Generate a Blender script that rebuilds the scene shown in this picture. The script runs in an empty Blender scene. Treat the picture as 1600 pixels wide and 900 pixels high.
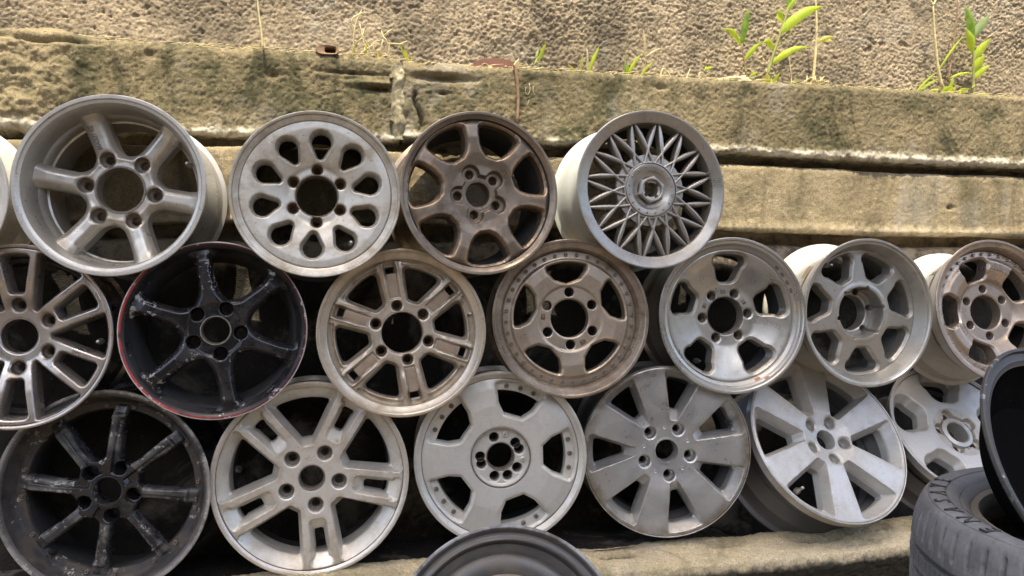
import bpy, math, random
import numpy as np
from mathutils import Vector, Matrix

# ---------------------------------------------------------------- camera, world, sun, exposure
SC = bpy.context.scene
COL = SC.collection
R = math.radians
FPX, CXP, CYP = 1200.0, 800.0, 450.0            # focal length in pixels of a 1600 x 900 frame
YAW, PIT = R(13.3), R(-0.95)
CAM = np.array([0.0, -1.93, 0.95])
FWD = np.array([math.sin(YAW)*math.cos(PIT), math.cos(YAW)*math.cos(PIT), math.sin(PIT)])
RGT = np.array([math.cos(YAW), -math.sin(YAW), 0.0])
UPV = np.cross(RGT, FWD)
cd = bpy.data.cameras.new("camera"); cam = bpy.data.objects.new("camera", cd); COL.objects.link(cam)
cd.sensor_width = 36.0; cd.lens = 36.0*FPX/1600.0; cd.clip_start = 0.01; cd.clip_end = 500
cam.matrix_world = Matrix(((RGT[0], UPV[0], -FWD[0], CAM[0]), (RGT[1], UPV[1], -FWD[1], CAM[1]),
                           (RGT[2], UPV[2], -FWD[2], CAM[2]), (0, 0, 0, 1)))
SC.camera = cam
SUN_EL, SUN_AZ = R(69), R(14)                    # high sun, in front of the wall, a little to the left
w = bpy.data.worlds.new("World"); SC.world = w; w.use_nodes = True
nt = w.node_tree; bg = nt.nodes["Background"]
sky = nt.nodes.new("ShaderNodeTexSky"); sky.sky_type = 'NISHITA'; sky.sun_disc = False
sky.sun_elevation = SUN_EL; sky.sun_rotation = math.pi + SUN_AZ; sky.dust_density = 4.0; sky.air_density = 0.8; sky.ozone_density = 0.6
nt.links.new(sky.outputs[0], bg.inputs[0]); bg.inputs[1].default_value = 0.15
sd = bpy.data.lights.new("sun", 'SUN'); sun = bpy.data.objects.new("sun", sd); COL.objects.link(sun)
sd.energy = 2.5; sd.angle = R(0.55); sd.color = (1.0, 0.91, 0.72)
sdir = Vector((math.sin(SUN_AZ)*math.cos(SUN_EL), math.cos(SUN_AZ)*math.cos(SUN_EL), -math.sin(SUN_EL)))
sun.rotation_euler = sdir.to_track_quat('-Z', 'Y').to_euler(); sun.location = (-1, -4, 6)
SC.view_settings.view_transform = 'Standard'; SC.view_settings.look = 'None'
SC.view_settings.exposure = 1.80; SC.view_settings.gamma = 1.0
SC.view_settings.use_curve_mapping = False

# ---------------------------------------------------------------- helpers
def at(u, v, Y):
    """point of the plane y = Y seen at photo pixel (u, v)"""
    d = FWD + (u-CXP)/FPX*RGT - (v-CYP)/FPX*UPV
    return CAM + d*((Y-CAM[1])/d[1])

_rs = np.random.RandomState(7)
_TAB = _rs.rand(512, 512)
def vnoise(x, y):
    xi = np.floor(x).astype(int); yi = np.floor(y).astype(int)
    fx = x-xi; fy = y-yi
    fx = fx*fx*(3-2*fx); fy = fy*fy*(3-2*fy)
    a = _TAB[xi % 512, yi % 512]; b = _TAB[(xi+1) % 512, yi % 512]
    c = _TAB[xi % 512, (yi+1) % 512]; d = _TAB[(xi+1) % 512, (yi+1) % 512]
    return (a*(1-fx)+b*fx)*(1-fy)+(c*(1-fx)+d*fx)*fy
def fbm(x, y, o=4, g=0.5):
    s = 0; a = 1; t = 0
    for i in range(o):
        s = s+a*vnoise(x*2**i+17.3*i, y*2**i+9.1*i); t += a; a *= g
        x, y = .80*x-.60*y, .60*x+.80*y
    return s/t-0.5
def domes(x, y, fill=.8, seed=0):
    """rounded grains of random height and size on a jittered grid"""
    xi = np.floor(x).astype(int); yi = np.floor(y).astype(int); h = np.zeros(x.shape)
    for i in (-1, 0, 1):
        for j in (-1, 0, 1):
            cx, cy = xi+i, yi+j; k = (cx*3+seed) % 512, (cy*5+seed*2) % 512
            px = cx+_TAB[k]; py = cy+_TAB[(k[0]+57) % 512, (k[1]+131) % 512]; q = _TAB[(k[0]+201) % 512, (k[1]+83) % 512]
            r = .45+.55*q; d2 = ((x-px)**2+(y-py)**2*1.15)/(r*r)
            h = np.maximum(h, np.where(q < fill, (.5+.6*q)*np.sqrt(np.clip(1-d2, 0, 1)), 0))
    return h
def sstep(t):
    t = np.clip(t, 0, 1); return t*t*(3-2*t)

def mesh(name, V, F, mat, parent=None, smooth=True, normals=None, attr=None, sharp=None, kind=None):
    """one mesh object from numpy verts and triangle / quad faces"""
    me = bpy.data.meshes.new(name)
    V = np.asarray(V, np.float32)
    if isinstance(F, np.ndarray):
        n = F.shape[1]; m = len(F)
        me.vertices.add(len(V)); me.vertices.foreach_set('co', V.ravel())
        me.loops.add(m*n); me.loops.foreach_set('vertex_index', F.astype(np.int32).ravel())
        me.polygons.add(m)
        me.polygons.foreach_set('loop_start', np.arange(0, m*n, n, dtype=np.int32))
        me.update(calc_edges=True)
    else:
        me.from_pydata(V.tolist(), [], F)
    me.polygons.foreach_set('use_smooth', np.full(len(me.polygons), smooth))
    if attr is not None:
        ca = me.color_attributes.new('wear', 'FLOAT_COLOR', 'POINT')
        c = np.ones((len(V), 4), np.float32); c[:, :attr.shape[1]] = attr
        ca.data.foreach_set('color', c.ravel())
    if sharp: me.set_sharp_from_angle(angle=R(sharp))
    if normals is not None:
        me.normals_split_custom_set_from_vertices(np.asarray(normals, np.float32).tolist())
    me.materials.append(mat)
    o = bpy.data.objects.new(name, me); COL.objects.link(o)
    if parent: o.parent = parent
    if kind: o['kind'] = kind
    return o

def thing(name, label, cat, M=None, group=None):
    o = bpy.data.objects.new(name, None); COL.objects.link(o)
    if M is not None: o.matrix_world = M
    o.empty_display_size = 0.05
    o['label'] = label; o['category'] = cat
    if group: o['group'] = group
    return o
def tag(o, label, cat, group=None):
    o['label'] = label; o['category'] = cat
    if group: o['group'] = group
    return o

def lathe_vf(prof, n=96, z0=0.0, c=(0, 0)):
    P = np.asarray(prof, float); k = len(P)
    t = np.arange(n)*2*np.pi/n
    V = np.stack([c[0]+P[:, 0][:, None]*np.cos(t), c[1]+P[:, 0][:, None]*np.sin(t),
                  np.repeat((P[:, 1]+z0)[:, None], n, 1)], -1).reshape(-1, 3)
    i = np.arange(k-1)[:, None]*n; j = np.arange(n)[None]; j2 = (j+1) % n
    F = np.stack([i+j, i+n+j, i+n+j2, i+j2], -1).reshape(-1, 4)
    return V, F
def lathe(name, prof, mat, parent, n=96, z0=0.0, c=(0, 0), S=1.0, sharp=40, kind=None, rnoise=0):
    V, F = lathe_vf(prof, n, z0, c)
    a = np.zeros((len(V), 3)); a[:, 1] = np.hypot(V[:, 0], V[:, 1]); a[:, 2] = .5
    if rnoise:
        th = np.arctan2(V[:, 1], V[:, 0]); k = 1+rnoise*fbm(th*9+40, V[:, 2]*6+z0*13, 3)
        V[:, 0] *= k; V[:, 1] *= k
    return mesh(name, V*S, F, mat, parent, attr=a, sharp=sharp, kind=kind)

def tube_vf(pts, rad, n=6, cap=True):
    P = np.asarray(pts, float); k = len(P)
    rad = np.broadcast_to(np.asarray(rad, float), (k,))
    T = np.gradient(P, axis=0); T /= np.linalg.norm(T, axis=1)[:, None]+1e-12
    ref = np.array([0, 1., 0]) if abs(T[0][1]) < .8 else np.array([1., 0, 0])
    A = np.cross(T, ref); A /= np.linalg.norm(A, axis=1)[:, None]+1e-12; B = np.cross(T, A)
    t = np.arange(n)*2*np.pi/n
    V = (P[:, None]+rad[:, None, None]*(np.cos(t)[None, :, None]*A[:, None]+np.sin(t)[None, :, None]*B[:, None])).reshape(-1, 3)
    F = []
    for i in range(k-1):
        for j in range(n):
            F.append([i*n+j, i*n+(j+1) % n, (i+1)*n+(j+1) % n, (i+1)*n+j])
    if cap: F.append(list(range(n))[::-1]); F.append([(k-1)*n+j for j in range(n)])
    return V, F
def join(parts):
    V = []; F = []; o = 0
    for v, f in parts:
        V.append(np.asarray(v)); F += [[int(a)+o for a in q] for q in f]; o += len(v)
    return np.concatenate(V), F

# ---------------------------------------------------------------- materials
class MB:
    def __init__(s, name):
        s.m = bpy.data.materials.new(name); s.m.use_nodes = True; s.t = s.m.node_tree
        s.b = s.t.nodes["Principled BSDF"]
        tc = s.n("ShaderNodeTexCoord"); s.obj = tc.outputs['Object']
    def n(s, k): return s.t.nodes.new(k)
    def l(s, a, b): s.t.links.new(a, b)
    def mapped(s, off=(0, 0, 0), sc=(1, 1, 1)):
        m = s.n("ShaderNodeMapping"); s.l(s.obj, m.inputs[0]); m.inputs[1].default_value = off; m.inputs[3].default_value = sc
        return m.outputs[0]
    def noise(s, vec, scale, detail=6, rough=.6, dist=0):
        k = s.n("ShaderNodeTexNoise"); s.l(vec, k.inputs['Vector']); k.inputs['Scale'].default_value = scale
        k.inputs['Detail'].default_value = detail; k.inputs['Roughness'].default_value = rough
        k.inputs['Distortion'].default_value = dist
        return k.outputs[0]
    def ramp(s, v, a, b, lo=0.0, hi=1.0):
        k = s.n("ShaderNodeMapRange"); s.l(v, k.inputs[0]); k.clamp = True; k.interpolation_type = 'SMOOTHSTEP'
        k.inputs[1].default_value = a; k.inputs[2].default_value = b; k.inputs[3].default_value = lo; k.inputs[4].default_value = hi
        return k.outputs[0]
    def mix(s, f, a, b, mode='MIX'):
        k = s.n("ShaderNodeMix"); k.data_type = 'RGBA'; k.blend_type = mode
        for i, v in ((0, f), (6, a), (7, b)):
            if isinstance(v, (int, float)): k.inputs[i].default_value = v if i == 0 else (v, v, v, 1)
            elif isinstance(v, tuple): k.inputs[i].default_value = (*v, 1) if len(v) == 3 else v
            else: s.l(v, k.inputs[i])
        return k.outputs[2]
    def math(s, op, a, b=0.0, clamp=False):
        k = s.n("ShaderNodeMath"); k.operation = op; k.use_clamp = clamp
        for i, v in ((0, a), (1, b)):
            if isinstance(v, (int, float)): k.inputs[i].default_value = v
            else: s.l(v, k.inputs[i])
        return k.outputs[0]
    def bump(s, h, strength=.3, dist=.002):
        k = s.n("ShaderNodeBump"); s.l(h, k.inputs['Height']); k.inputs['Strength'].default_value = strength
        k.inputs['Distance'].default_value = dist; s.l(k.outputs[0], s.b.inputs['Normal'])
    def wear(s):
        k = s.n("ShaderNodeVertexColor"); k.layer_name = 'wear'
        q = s.n("ShaderNodeSeparateColor"); s.l(k.outputs[0], q.inputs[0])
        return q.outputs[0], q.outputs[1], q.outputs[2]
    def out(s, col, rough=.5, metal=0.0, spec=.5):
        for nm, v in (('Base Color', col), ('Roughness', rough), ('Metallic', metal), ('Specular IOR Level', spec)):
            i = s.b.inputs[nm]
            if isinstance(v, (int, float)): i.default_value = v
            elif isinstance(v, tuple): i.default_value = (*v, 1)
            else: s.l(v, i)
        return s.m

_seed = [0]
def paint(name, base, dirt=(.20, .15, .09), amt=.5, metal=.35, rough=.42, chip=None, chip_amt=.0, edge=.0, edge_col=(.25, .17, .09),
          rim_dirt=None, red=False):
    """old wheel paint: dusty film, brown stains, fine scratches, chips; 'wear' attribute R = edges, G = radius"""
    _seed[0] += 1; k = _seed[0]
    s = MB(name); v = s.mapped((k*1.37, k*.71, k*2.3))
    er, gr, br = s.wear()
    big = s.noise(v, 9, 5, .62, .6); mid = s.noise(v, 38, 6, .7); fine = s.noise(v, 260, 3, .7)
    c = s.mix(s.ramp(fine, .35, .75, 0, .30), base, tuple(x*.62 for x in base))
    f = s.math('ADD', s.math('MULTIPLY', big, .62), s.math('MULTIPLY', mid, .38))
    c = s.mix(s.ramp(f, .43, .68, 0, amt), c, dirt)
    spots = s.noise(v, 95, 2, .5)
    c = s.mix(s.ramp(spots, .69, .74, 0, .55*min(1, amt+.3)), c, tuple(x*.55 for x in dirt))
    # fine random scratches
    vs = s.mapped((k, 0, k*.3), (14, 160, 60)); sc = s.noise(vs, 1.6, 2, .4, 1.5)
    c = s.mix(s.ramp(sc, .70, .76, 0, .25), c, tuple(min(1, x*1.5+.03) for x in base))
    if edge > 0:
        e = s.math('MULTIPLY', er, s.ramp(s.noise(v, 22, 6, .7), .40, .60))
        c = s.mix(s.math('MULTIPLY', e, edge, True), c, edge_col)
    if rim_dirt:
        e = s.math('MULTIPLY', s.ramp(gr, rim_dirt[0], rim_dirt[1]), s.ramp(s.noise(v, 14, 7, .75), .34, .62))
        c = s.mix(s.math('MULTIPLY', e, rim_dirt[2], True), c, rim_dirt[3])
    rr = s.ramp(f, .35, .7, rough-.06, min(.95, rough+.28)); mm = metal
    if red:
        n2 = s.noise(v, 16, 5, .7)
        band = s.math('MULTIPLY', s.ramp(gr, .960, .968), s.ramp(gr, .990, .984))
        sx = s.n('ShaderNodeSeparateXYZ'); s.l(s.obj, sx.inputs[0])
        side = s.math('ADD', s.ramp(s.math('ADD', sx.outputs[0], s.math('MULTIPLY', sx.outputs[1], .5)), .0, -.17), .18)
        c = s.mix(s.math('MULTIPLY', s.math('MULTIPLY', band, s.ramp(n2, .36, .54)), side, True), c, (.36, .045, .035))
        c = s.mix(s.math('MULTIPLY', s.ramp(gr, .985, .992), s.ramp(n2, .30, .5, .45, 1)), c, (.50, .46, .42))
    if chip:
        ca = s.noise(v, 85, 9, .70, .3); cb = s.noise(v, 12, 4, .6)
        t = s.math('ADD', s.math('ADD', s.math('MULTIPLY', ca, .62), s.math('MULTIPLY', cb, .38)), s.math('MULTIPLY', er, .050))
        t = s.math('ADD', t, s.math('MULTIPLY', s.ramp(gr, .95, .99), .055))
        m = s.ramp(t, .645-chip_amt, .665-chip_amt)
        c = s.mix(m, c, chip); mm = s.math('MULTIPLY', m, .4)
        rr = s.mix(m, rr, .5)
    s.bump(s.math('ADD', s.math('MULTIPLY', fine, .4), mid), .12, .0012)
    return s.out(c, rr, mm)

def simple(name, col, rough=.5, metal=0, var=.4, scale=60):
    _seed[0] += 1
    s = MB(name); v = s.mapped((_seed[0]*.9, 0, 0)); n = s.noise(v, scale, 5, .7)
    s.bump(n, .15, .001)
    return s.out(s.mix(s.ramp(n, .35, .7, 0, var), col, tuple(x*.35 for x in col)), rough, metal)

RUST = simple('rusty_seat', (.17, .10, .055), .75, .1, .7, 80)
SEAT = simple('dusty_seat', (.20, .17, .13), .65, .2, .6, 90)
DUST_SHADE = simple('brake_dust_and_shade', (.035, .035, .034), .8, .1, .5, 40)  # brake dust, darkened further to stand in for shade inside the barrels
DUSTG = simple('grey_liner', (.20, .20, .19), .6, .25, .5, 40)
STEEL = simple('bright_steel', (.45, .42, .36), .35, .8, .5, 120)
BLACKP = simple('black_rubber_valve', (.015, .015, .015), .6, 0, .3, 60)
INK = simple('print_ink', (.02, .035, .06), .6, 0, .2, 60)

# ---------------------------------------------------------------- wheel faces: signed distance windows cut through a height field
def sdpoly(x, y, P):
    P = np.asarray(P, float); n = len(P)
    d = np.full(x.shape, 1e9); s = np.ones(x.shape)
    for i in range(n):
        a = P[i]; b = P[i-1]; e = b-a
        wx = x-a[0]; wy = y-a[1]
        t = np.clip((wx*e[0]+wy*e[1])/(e@e+1e-12), 0, 1)
        d = np.minimum(d, (wx-e[0]*t)**2+(wy-e[1]*t)**2)
        c1 = y >= a[1]; c2 = y < b[1]; c3 = e[0]*wy > e[1]*wx
        s = np.where((c1 & c2 & c3) | (~c1 & ~c2 & ~c3), -s, s)
    return s*np.sqrt(d)
def inset(P, r):
    P = np.asarray(P, float); n = len(P)
    A = 0.5*sum(P[i-1][0]*P[i][1]-P[i][0]*P[i-1][1] for i in range(n))
    if A < 0: P = P[::-1]
    Q = []
    for i in range(n):
        a, b, c = P[i-1], P[i], P[(i+1) % n]
        d1 = (b-a)/np.linalg.norm(b-a); d2 = (c-b)/np.linalg.norm(c-b)
        n1 = np.array([-d1[1], d1[0]]); n2 = np.array([-d2[1], d2[0]])
        m = n1+n2; m /= max(m@n1, .2)
        Q.append(b+m*r)
    return np.array(Q)
def fold(x, y, n, a0):
    th = np.arctan2(y, x)-R(a0); per = 2*np.pi/n
    th = (th+per/2) % per-per/2; r = np.hypot(x, y)
    return r*np.cos(th), r*np.sin(th)
def wedge(ri, ro, wi, wo, r=.03, bulge=0.0, uw=None):
    """window outline along +u: inner half width wi at ri, outer half width wo on an arc of radius ro"""
    P = [(ri, -wi)]
    if uw: P.append((uw[0], -uw[1]))
    a = math.asin(min(.99, wo/ro))
    for t in np.linspace(-a, a, 7): P.append((ro*math.cos(t), ro*math.sin(t)))
    if uw: P.append((uw[0], uw[1]))
    P.append((ri, wi))
    P = [p for i, p in enumerate(P) if i == 0 or math.dist(p, P[i-1]) > 1e-4]
    return inset(P, r), r
def teardrop(c1, r1, c2, r2, k=9):
    P = []
    for t in np.linspace(-100, 100, k): P.append((c1+r1*math.cos(R(t)), r1*math.sin(R(t))))
    for t in np.linspace(100, 260, k): P.append((c2+r2*math.cos(R(t)), r2*math.sin(R(t))))
    return np.array(P), 0.0
def windows(n, a0, W):
    P, r = W
    return lambda x, y: sdpoly(*fold(x, y, n, a0), P)-r
def smin(a, b, k):
    h = np.clip(.5+.5*(b-a)/k, 0, 1); return b*(1-h)+a*h-k*h*(1-h)
def smax(a, b, k): return -smin(-a, -b, k)
def prof(kn, sm=.02):
    kn = np.asarray(kn, float); r = np.arange(0, 1.2, .002); z = np.interp(r, kn[:, 0], kn[:, 1])
    m = max(1, int(sm/.002)); k = np.hanning(2*m+1); k /= k.sum()
    z = np.convolve(np.pad(z, m, mode='edge'), k, 'valid')
    return lambda q: np.interp(q, r, z)
def pocket(n, a0, ri, ro, wi, wo, rho, rtip, w, h, r=.03):
    """a window set in a pocket: steep sides, a floor that slopes in from the rim and up at the tip; returns hole, height, outline"""
    O = wedge(ri, ro, wi, wo, r)
    hw = lambda q: wi+(wo-wi)*(q-ri)/(ro-ri)-w*1.02
    H = wedge(rtip, rho, max(.02, hw(rtip)), hw(rho), min(r, .03))
    oo = lambda x, y: sdpoly(*fold(x, y, n, a0), O[0])-O[1]
    hole = lambda x, y: sdpoly(*fold(x, y, n, a0), H[0])-H[1]
    def add(x, y, rr):
        d = -oo(x, y); side = np.clip(d/w, 0, 1)
        out = np.clip((ro-rr)/(ro-rho), 0, 1); tip = np.clip((rr-ri)/(rtip-ri+1e-6), 0, 1)
        return -h*np.where(d > 0, np.minimum(side, np.minimum(out*1.0, tip)), 0)
    return hole, add, oo
def circles(n, a0, rad, rr):
    return [(rad*math.cos(R(a0+360*i/n)), rad*math.sin(R(a0+360*i/n)), rr) for i in range(n)]
def dcirc(x, y, L):
    d = np.full(x.shape, 9.0)
    for cx, cy, r in L: d = np.minimum(d, np.hypot(x-cx, y-cy)-r)
    return d

def split_tris(V, T, s):
    """cut triangles along s = 0; returns verts, tris and s"""
    s = np.where(np.abs(s) < 1e-5, 0, s)
    st = np.sign(s[T])
    mixed = (st.max(1) > 0) & (st.min(1) < 0)
    keep = T[~mixed]; C = T[mixed]
    if len(C) == 0: return V, T, s
    E = np.stack([C, np.roll(C, -1, 1)], -1).reshape(-1, 2)
    cross = s[E[:, 0]]*s[E[:, 1]] < 0
    Es = np.sort(E, 1); key = Es[:, 0].astype(np.int64)*len(V)+Es[:, 1]
    uk, first, inv = np.unique(key[cross], return_index=True, return_inverse=True)
    ce = Es[cross][first]
    t = s[ce[:, 0]]/(s[ce[:, 0]]-s[ce[:, 1]])
    NV = V[ce[:, 0]]*(1-t)[:, None]+V[ce[:, 1]]*t[:, None]
    idx = np.full(len(E), -1); idx[cross] = len(V)+inv
    idx = idx.reshape(-1, 3)                      # new vertex on edge (i, i+1)
    out = [keep]
    nc = (idx >= 0).sum(1)
    for r_ in range(3):
        Cr = np.roll(C, -r_, 1); Ir = np.roll(idx, -r_, 1)
        m = (nc == 2) & (Ir[:, 0] >= 0) & (Ir[:, 2] >= 0)      # vertex 0 alone
        a, b, c = Cr[m].T; ab = Ir[m, 0]; ca = Ir[m, 2]
        out += [np.stack([a, ab, ca], 1), np.stack([ab, b, c], 1), np.stack([ab, c, ca], 1)]
        m = (nc == 1) & (Ir[:, 0] >= 0)                        # edge 0-1 cut, vertex 2 on the line
        a, b, c = Cr[m].T; ab = Ir[m, 0]
        out += [np.stack([a, ab, c], 1), np.stack([ab, b, c], 1)]
    return np.concatenate([V, NV]), np.concatenate(out), np.concatenate([s, np.zeros(len(NV))])

def build_face(root, S, mat, rb, rf, z, win=None, w=.03, h=.04, b=.03, lugs=(), lb=.012, nspk=0, a0=0, rhub=.4, skirt=.09,
               rec=None, ring=None, name='disc', dtheta=320, add=None, bore_skirt=.14, creases=()):
    """the cast face: a polar sheet with windows cut out; sloping window walls, rounded edges, skirts; split into hub / spokes"""
    nr = int((rf-rb)/.0125)+2; nth = dtheta
    rr = np.linspace(rb, rf, nr); tt = np.arange(nth)*2*np.pi/nth
    V = np.stack([rr[:, None]*np.cos(tt), rr[:, None]*np.sin(tt)], -1).reshape(-1, 2)
    i = np.arange(nr-1)[:, None]*nth; j = np.arange(nth)[None]; j2 = (j+1) % nth
    q = np.stack([i+j, i+nth+j, i+nth+j2, i+j2], -1).reshape(-1, 4)
    T = np.concatenate([q[:, [0, 1, 2]], q[:, [0, 2, 3]]])
    dw = (lambda x, y: win(x, y)) if win else (lambda x, y: np.full(x.shape, 9.0))
    dl = lambda x, y: dcirc(x, y, lugs)
    for fn, levels in ((dw, [0.0]), (dl, [0.0]), (dw, [w, w+b]), (dl, [lb])):
        for L in levels:
            s = fn(V[:, 0], V[:, 1])-L
            if s.min() > 0: continue
            V, T, s = split_tris(V, T, s)
            if L == 0.0: T = T[s[T].sum(1) > 0]
    for fn, L in creases:
        V, T, s = split_tris(V, T, fn(V[:, 0], V[:, 1])-L)
    if rec is not None:
        for L in (0.0, -.025):
            V, T, s = split_tris(V, T, rec[0](V[:, 0], V[:, 1])-L)
    used = np.unique(T); mp = np.full(len(V), -1); mp[used] = np.arange(len(used)); V = V[used]; T = mp[T]
    e = min(.5*b*h/max(w, 1e-3), b*.7)
    def Z(x, y):
        r = np.hypot(x, y); zz = z(r)
        if add: zz = zz+add(x, y, r)
        if rec is not None: zz = zz-rec[1]*sstep(-rec[0](x, y)/.025)
        d = dw(x, y)
        zz = zz-np.where(d >= w+b, 0, np.where(d >= w, e*((w+b-np.minimum(d, w+b))/b)**2, e+(w-d)/w*h))
        l = dl(x, y); zz = zz-.6*lb*np.clip((lb-l)/lb, 0, 1)**2
        zz = zz-.012*np.clip((r-(rf-.02))/.02, 0, 1)**2-.012*np.clip((rb+.02-r)/.02, 0, 1)**2
        return zz
    x, y = V.T; zz = Z(x, y); ep = .004
    gx = (Z(x+ep, y)-Z(x-ep, y))/(2*ep); gy = (Z(x, y+ep)-Z(x, y-ep))/(2*ep)
    N = np.stack([-gx, -gy, np.ones_like(gx)], -1); N /= np.linalg.norm(N, axis=1)[:, None]
    P = np.column_stack([x, y, zz])
    d = dw(x, y)-w-b*.4
    if creases: d = np.min([fn(x, y)-.012 for fn, L in creases if L == 0], axis=0)
    A = np.column_stack([np.exp(-(d/.035)**2), np.hypot(x, y), np.exp(-((dl(x, y))/.04)**2)])
    # skirts on every boundary edge
    E = np.concatenate([T[:, [0, 1]], T[:, [1, 2]], T[:, [2, 0]]])
    key = np.sort(E, 1); kk = key[:, 0].astype(np.int64)*len(V)+key[:, 1]
    u, ii, cnt = np.unique(kk, return_index=True, return_counts=True)
    B = E[ii[cnt == 1]]
    en = V[B[:, 1]]-V[B[:, 0]]; en = np.stack([en[:, 1], -en[:, 0]], -1)
    vn = np.zeros((len(V), 2)); np.add.at(vn, B[:, 0], en); np.add.at(vn, B[:, 1], en)
    bv = np.unique(B); bm = np.full(len(V), -1); nb = len(bv); base = len(P)
    bm[bv] = np.arange(nb)
    nn = vn[bv]; nn /= np.linalg.norm(nn, axis=1)[:, None]+1e-9
    sk = np.where(np.hypot(*V[bv].T) < rb+.01, bore_skirt, skirt)
    top = P[bv]; bot = top.copy(); bot[:, 2] -= sk; bot[:, :2] += nn*.006
    n3 = np.column_stack([nn, np.full(nb, .15)])
    P = np.concatenate([P, top, bot]); N = np.concatenate([N, n3, n3]); A = np.concatenate([A, A[bv], A[bv]*[0, 1, 1]])
    b0 = base+bm[B[:, 0]]; b1 = base+bm[B[:, 1]]
    T = np.concatenate([T, np.stack([b1, b0, b0+nb], 1), np.stack([b1, b0+nb, b1+nb], 1)])
    cen = P[T].mean(1); rc = np.hypot(cen[:, 0], cen[:, 1])
    lab = np.zeros(len(T), int)
    if nspk:
        th = (np.degrees(np.arctan2(cen[:, 1], cen[:, 0]))-a0+180/nspk) % 360
        lab = np.where(rc < rhub, 0, 1+np.floor(th/(360/nspk)).astype(int))
        if ring: lab = np.where(rc > ring, 99, lab)
    objs = []
    for L in np.unique(lab):
        t = T[lab == L]; us = np.unique(t); mp = np.full(len(P), -1); mp[us] = np.arange(len(us))
        nm = name if not nspk else ('hub' if L == 0 else 'outer_ring' if L == 99 else 'spoke')
        objs.append(mesh(nm, P[us]*S, mp[t], mat, root, normals=N[us], attr=A[us]))
    return Z, objs

def pose(u, v, Y, yaw, pit, roll=0.0):
    """matrix of a wheel whose front rim centre is seen at pixel (u, v) on the plane y = Y; local +z looks out of its face"""
    c = at(u, v, Y)
    n = np.array([math.sin(yaw)*math.cos(pit), -math.cos(yaw)*math.cos(pit), math.sin(pit)])
    x = np.array([math.cos(yaw), math.sin(yaw), 0]); y = np.cross(n, x)
    return Matrix(((x[0], y[0], n[0], c[0]), (x[1], y[1], n[1], c[1]), (x[2], y[2], n[2], c[2]), (0, 0, 0, 1)))

GROUP = 'used alloy wheels stacked in front of the wall'
def wheel(label, px, lip, paintm, lipm=None, barm=None, inm=None, depth=.9, drop=.82, rin=None):
    u, v, S, yaw, pit, Y = px
    root = thing('alloy_wheel', label, 'wheel', pose(u, v, Y, yaw, pit), GROUP)
    edge = [(.968, -.05), (.99, -.035), (1.0, -.02), (1.0, -.006), (.993, 0)]
    L = edge+lip
    lathe('rim_lip', L, lipm or paintm, root, 160, S=S, sharp=32)
    r0, z0 = L[-1]; D = depth
    r0 -= .001
    lathe('inner_barrel', [(r0, z0), (r0-.012, z0-.06), (.80, -.5), (.80, -D+.3), (.90, -D+.18), (.93, -D+.02), (.985, -D)], inm or DUST_SHADE, root, 96, S=S, sharp=30)
    lathe('barrel', [(.985, -D), (1.0, -D+.006), (1.0, -D+.03), (.95, -D+.05), (.925, -D+.09), (.92, -D+.22), (drop+.02, -D+.34),
                     (drop, -D+.4), (drop, -.42), (drop+.02, -.36), (.92, -.24), (.925, -.09), (.968, -.05)], barm or paintm, root, 128, S=S, sharp=30)
    return root, S
def lug_inserts(root, S, Z, L, mat, depth=.07, hole=.55, floor=None):
    for cx, cy, r in L:
        zt = float(Z(np.array([cx*(1+.0)]), np.array([cy]))[0]) if floor is None else floor
        rr = math.hypot(cx, cy)
        zt = min(zt, float(Z(np.array([cx+cx/rr*r*1.25]), np.array([cy+cy/rr*r*1.25]))[0]),
                 float(Z(np.array([cx-cx/rr*r*1.2]), np.array([cy-cy/rr*r*1.2]))[0]))-.004
        lathe('lug_hole', [(r*1.02, zt), (r*.97, zt-depth), (r*.9, zt-depth-.008), (r*hole*1.12, zt-depth-.025),
                           (r*hole, zt-depth-.04), (r*hole, zt-depth-.12)], mat, root, 20, 0, (cx, cy), S=S, sharp=35)
def bore_ring(root, S, r, z, mat, wid=.02, up=.012):
    lathe('centre_bore', [(r+wid, z-.01), (r+wid*.8, z+up), (r+.004, z+up), (r-.004, z-.005), (r-.008, z-.16)], mat, root, 64, S=S, sharp=35)
def valve(root, S, ang, r, z, mat=None, tilt=.0):
    c = (r*math.cos(R(ang)), r*math.sin(R(ang)))
    o = lathe('valve_stem', [(.036, -.02), (.036, .02), (.024, .04), (.018, .06), (.018, .12), (.012, .125), (.001, .126)], mat or BLACKP, root, 10, z, c, S=S)
def bolts(root, S, angs, r, z, mat, rad=.018, nm='rivet', hgt=.016):
    me = None
    for a in angs:
        c = (r*math.cos(R(a)), r*math.sin(R(a)))
        if me is None:
            o = lathe(nm, [(rad*1.25, -.004), (rad*1.2, hgt*.3), (rad, hgt*.45), (rad*.9, hgt), (rad*.45, hgt*.95), (rad*.4, hgt*.4), (.0005, hgt*.35)],
                      mat, root, 10, 0, (0, 0), S=S, sharp=40)
            me = o.data
        else:
            o = bpy.data.objects.new(nm, me); COL.objects.link(o); o.parent = root
        o.location = (c[0]*S, c[1]*S, z*S)
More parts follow.
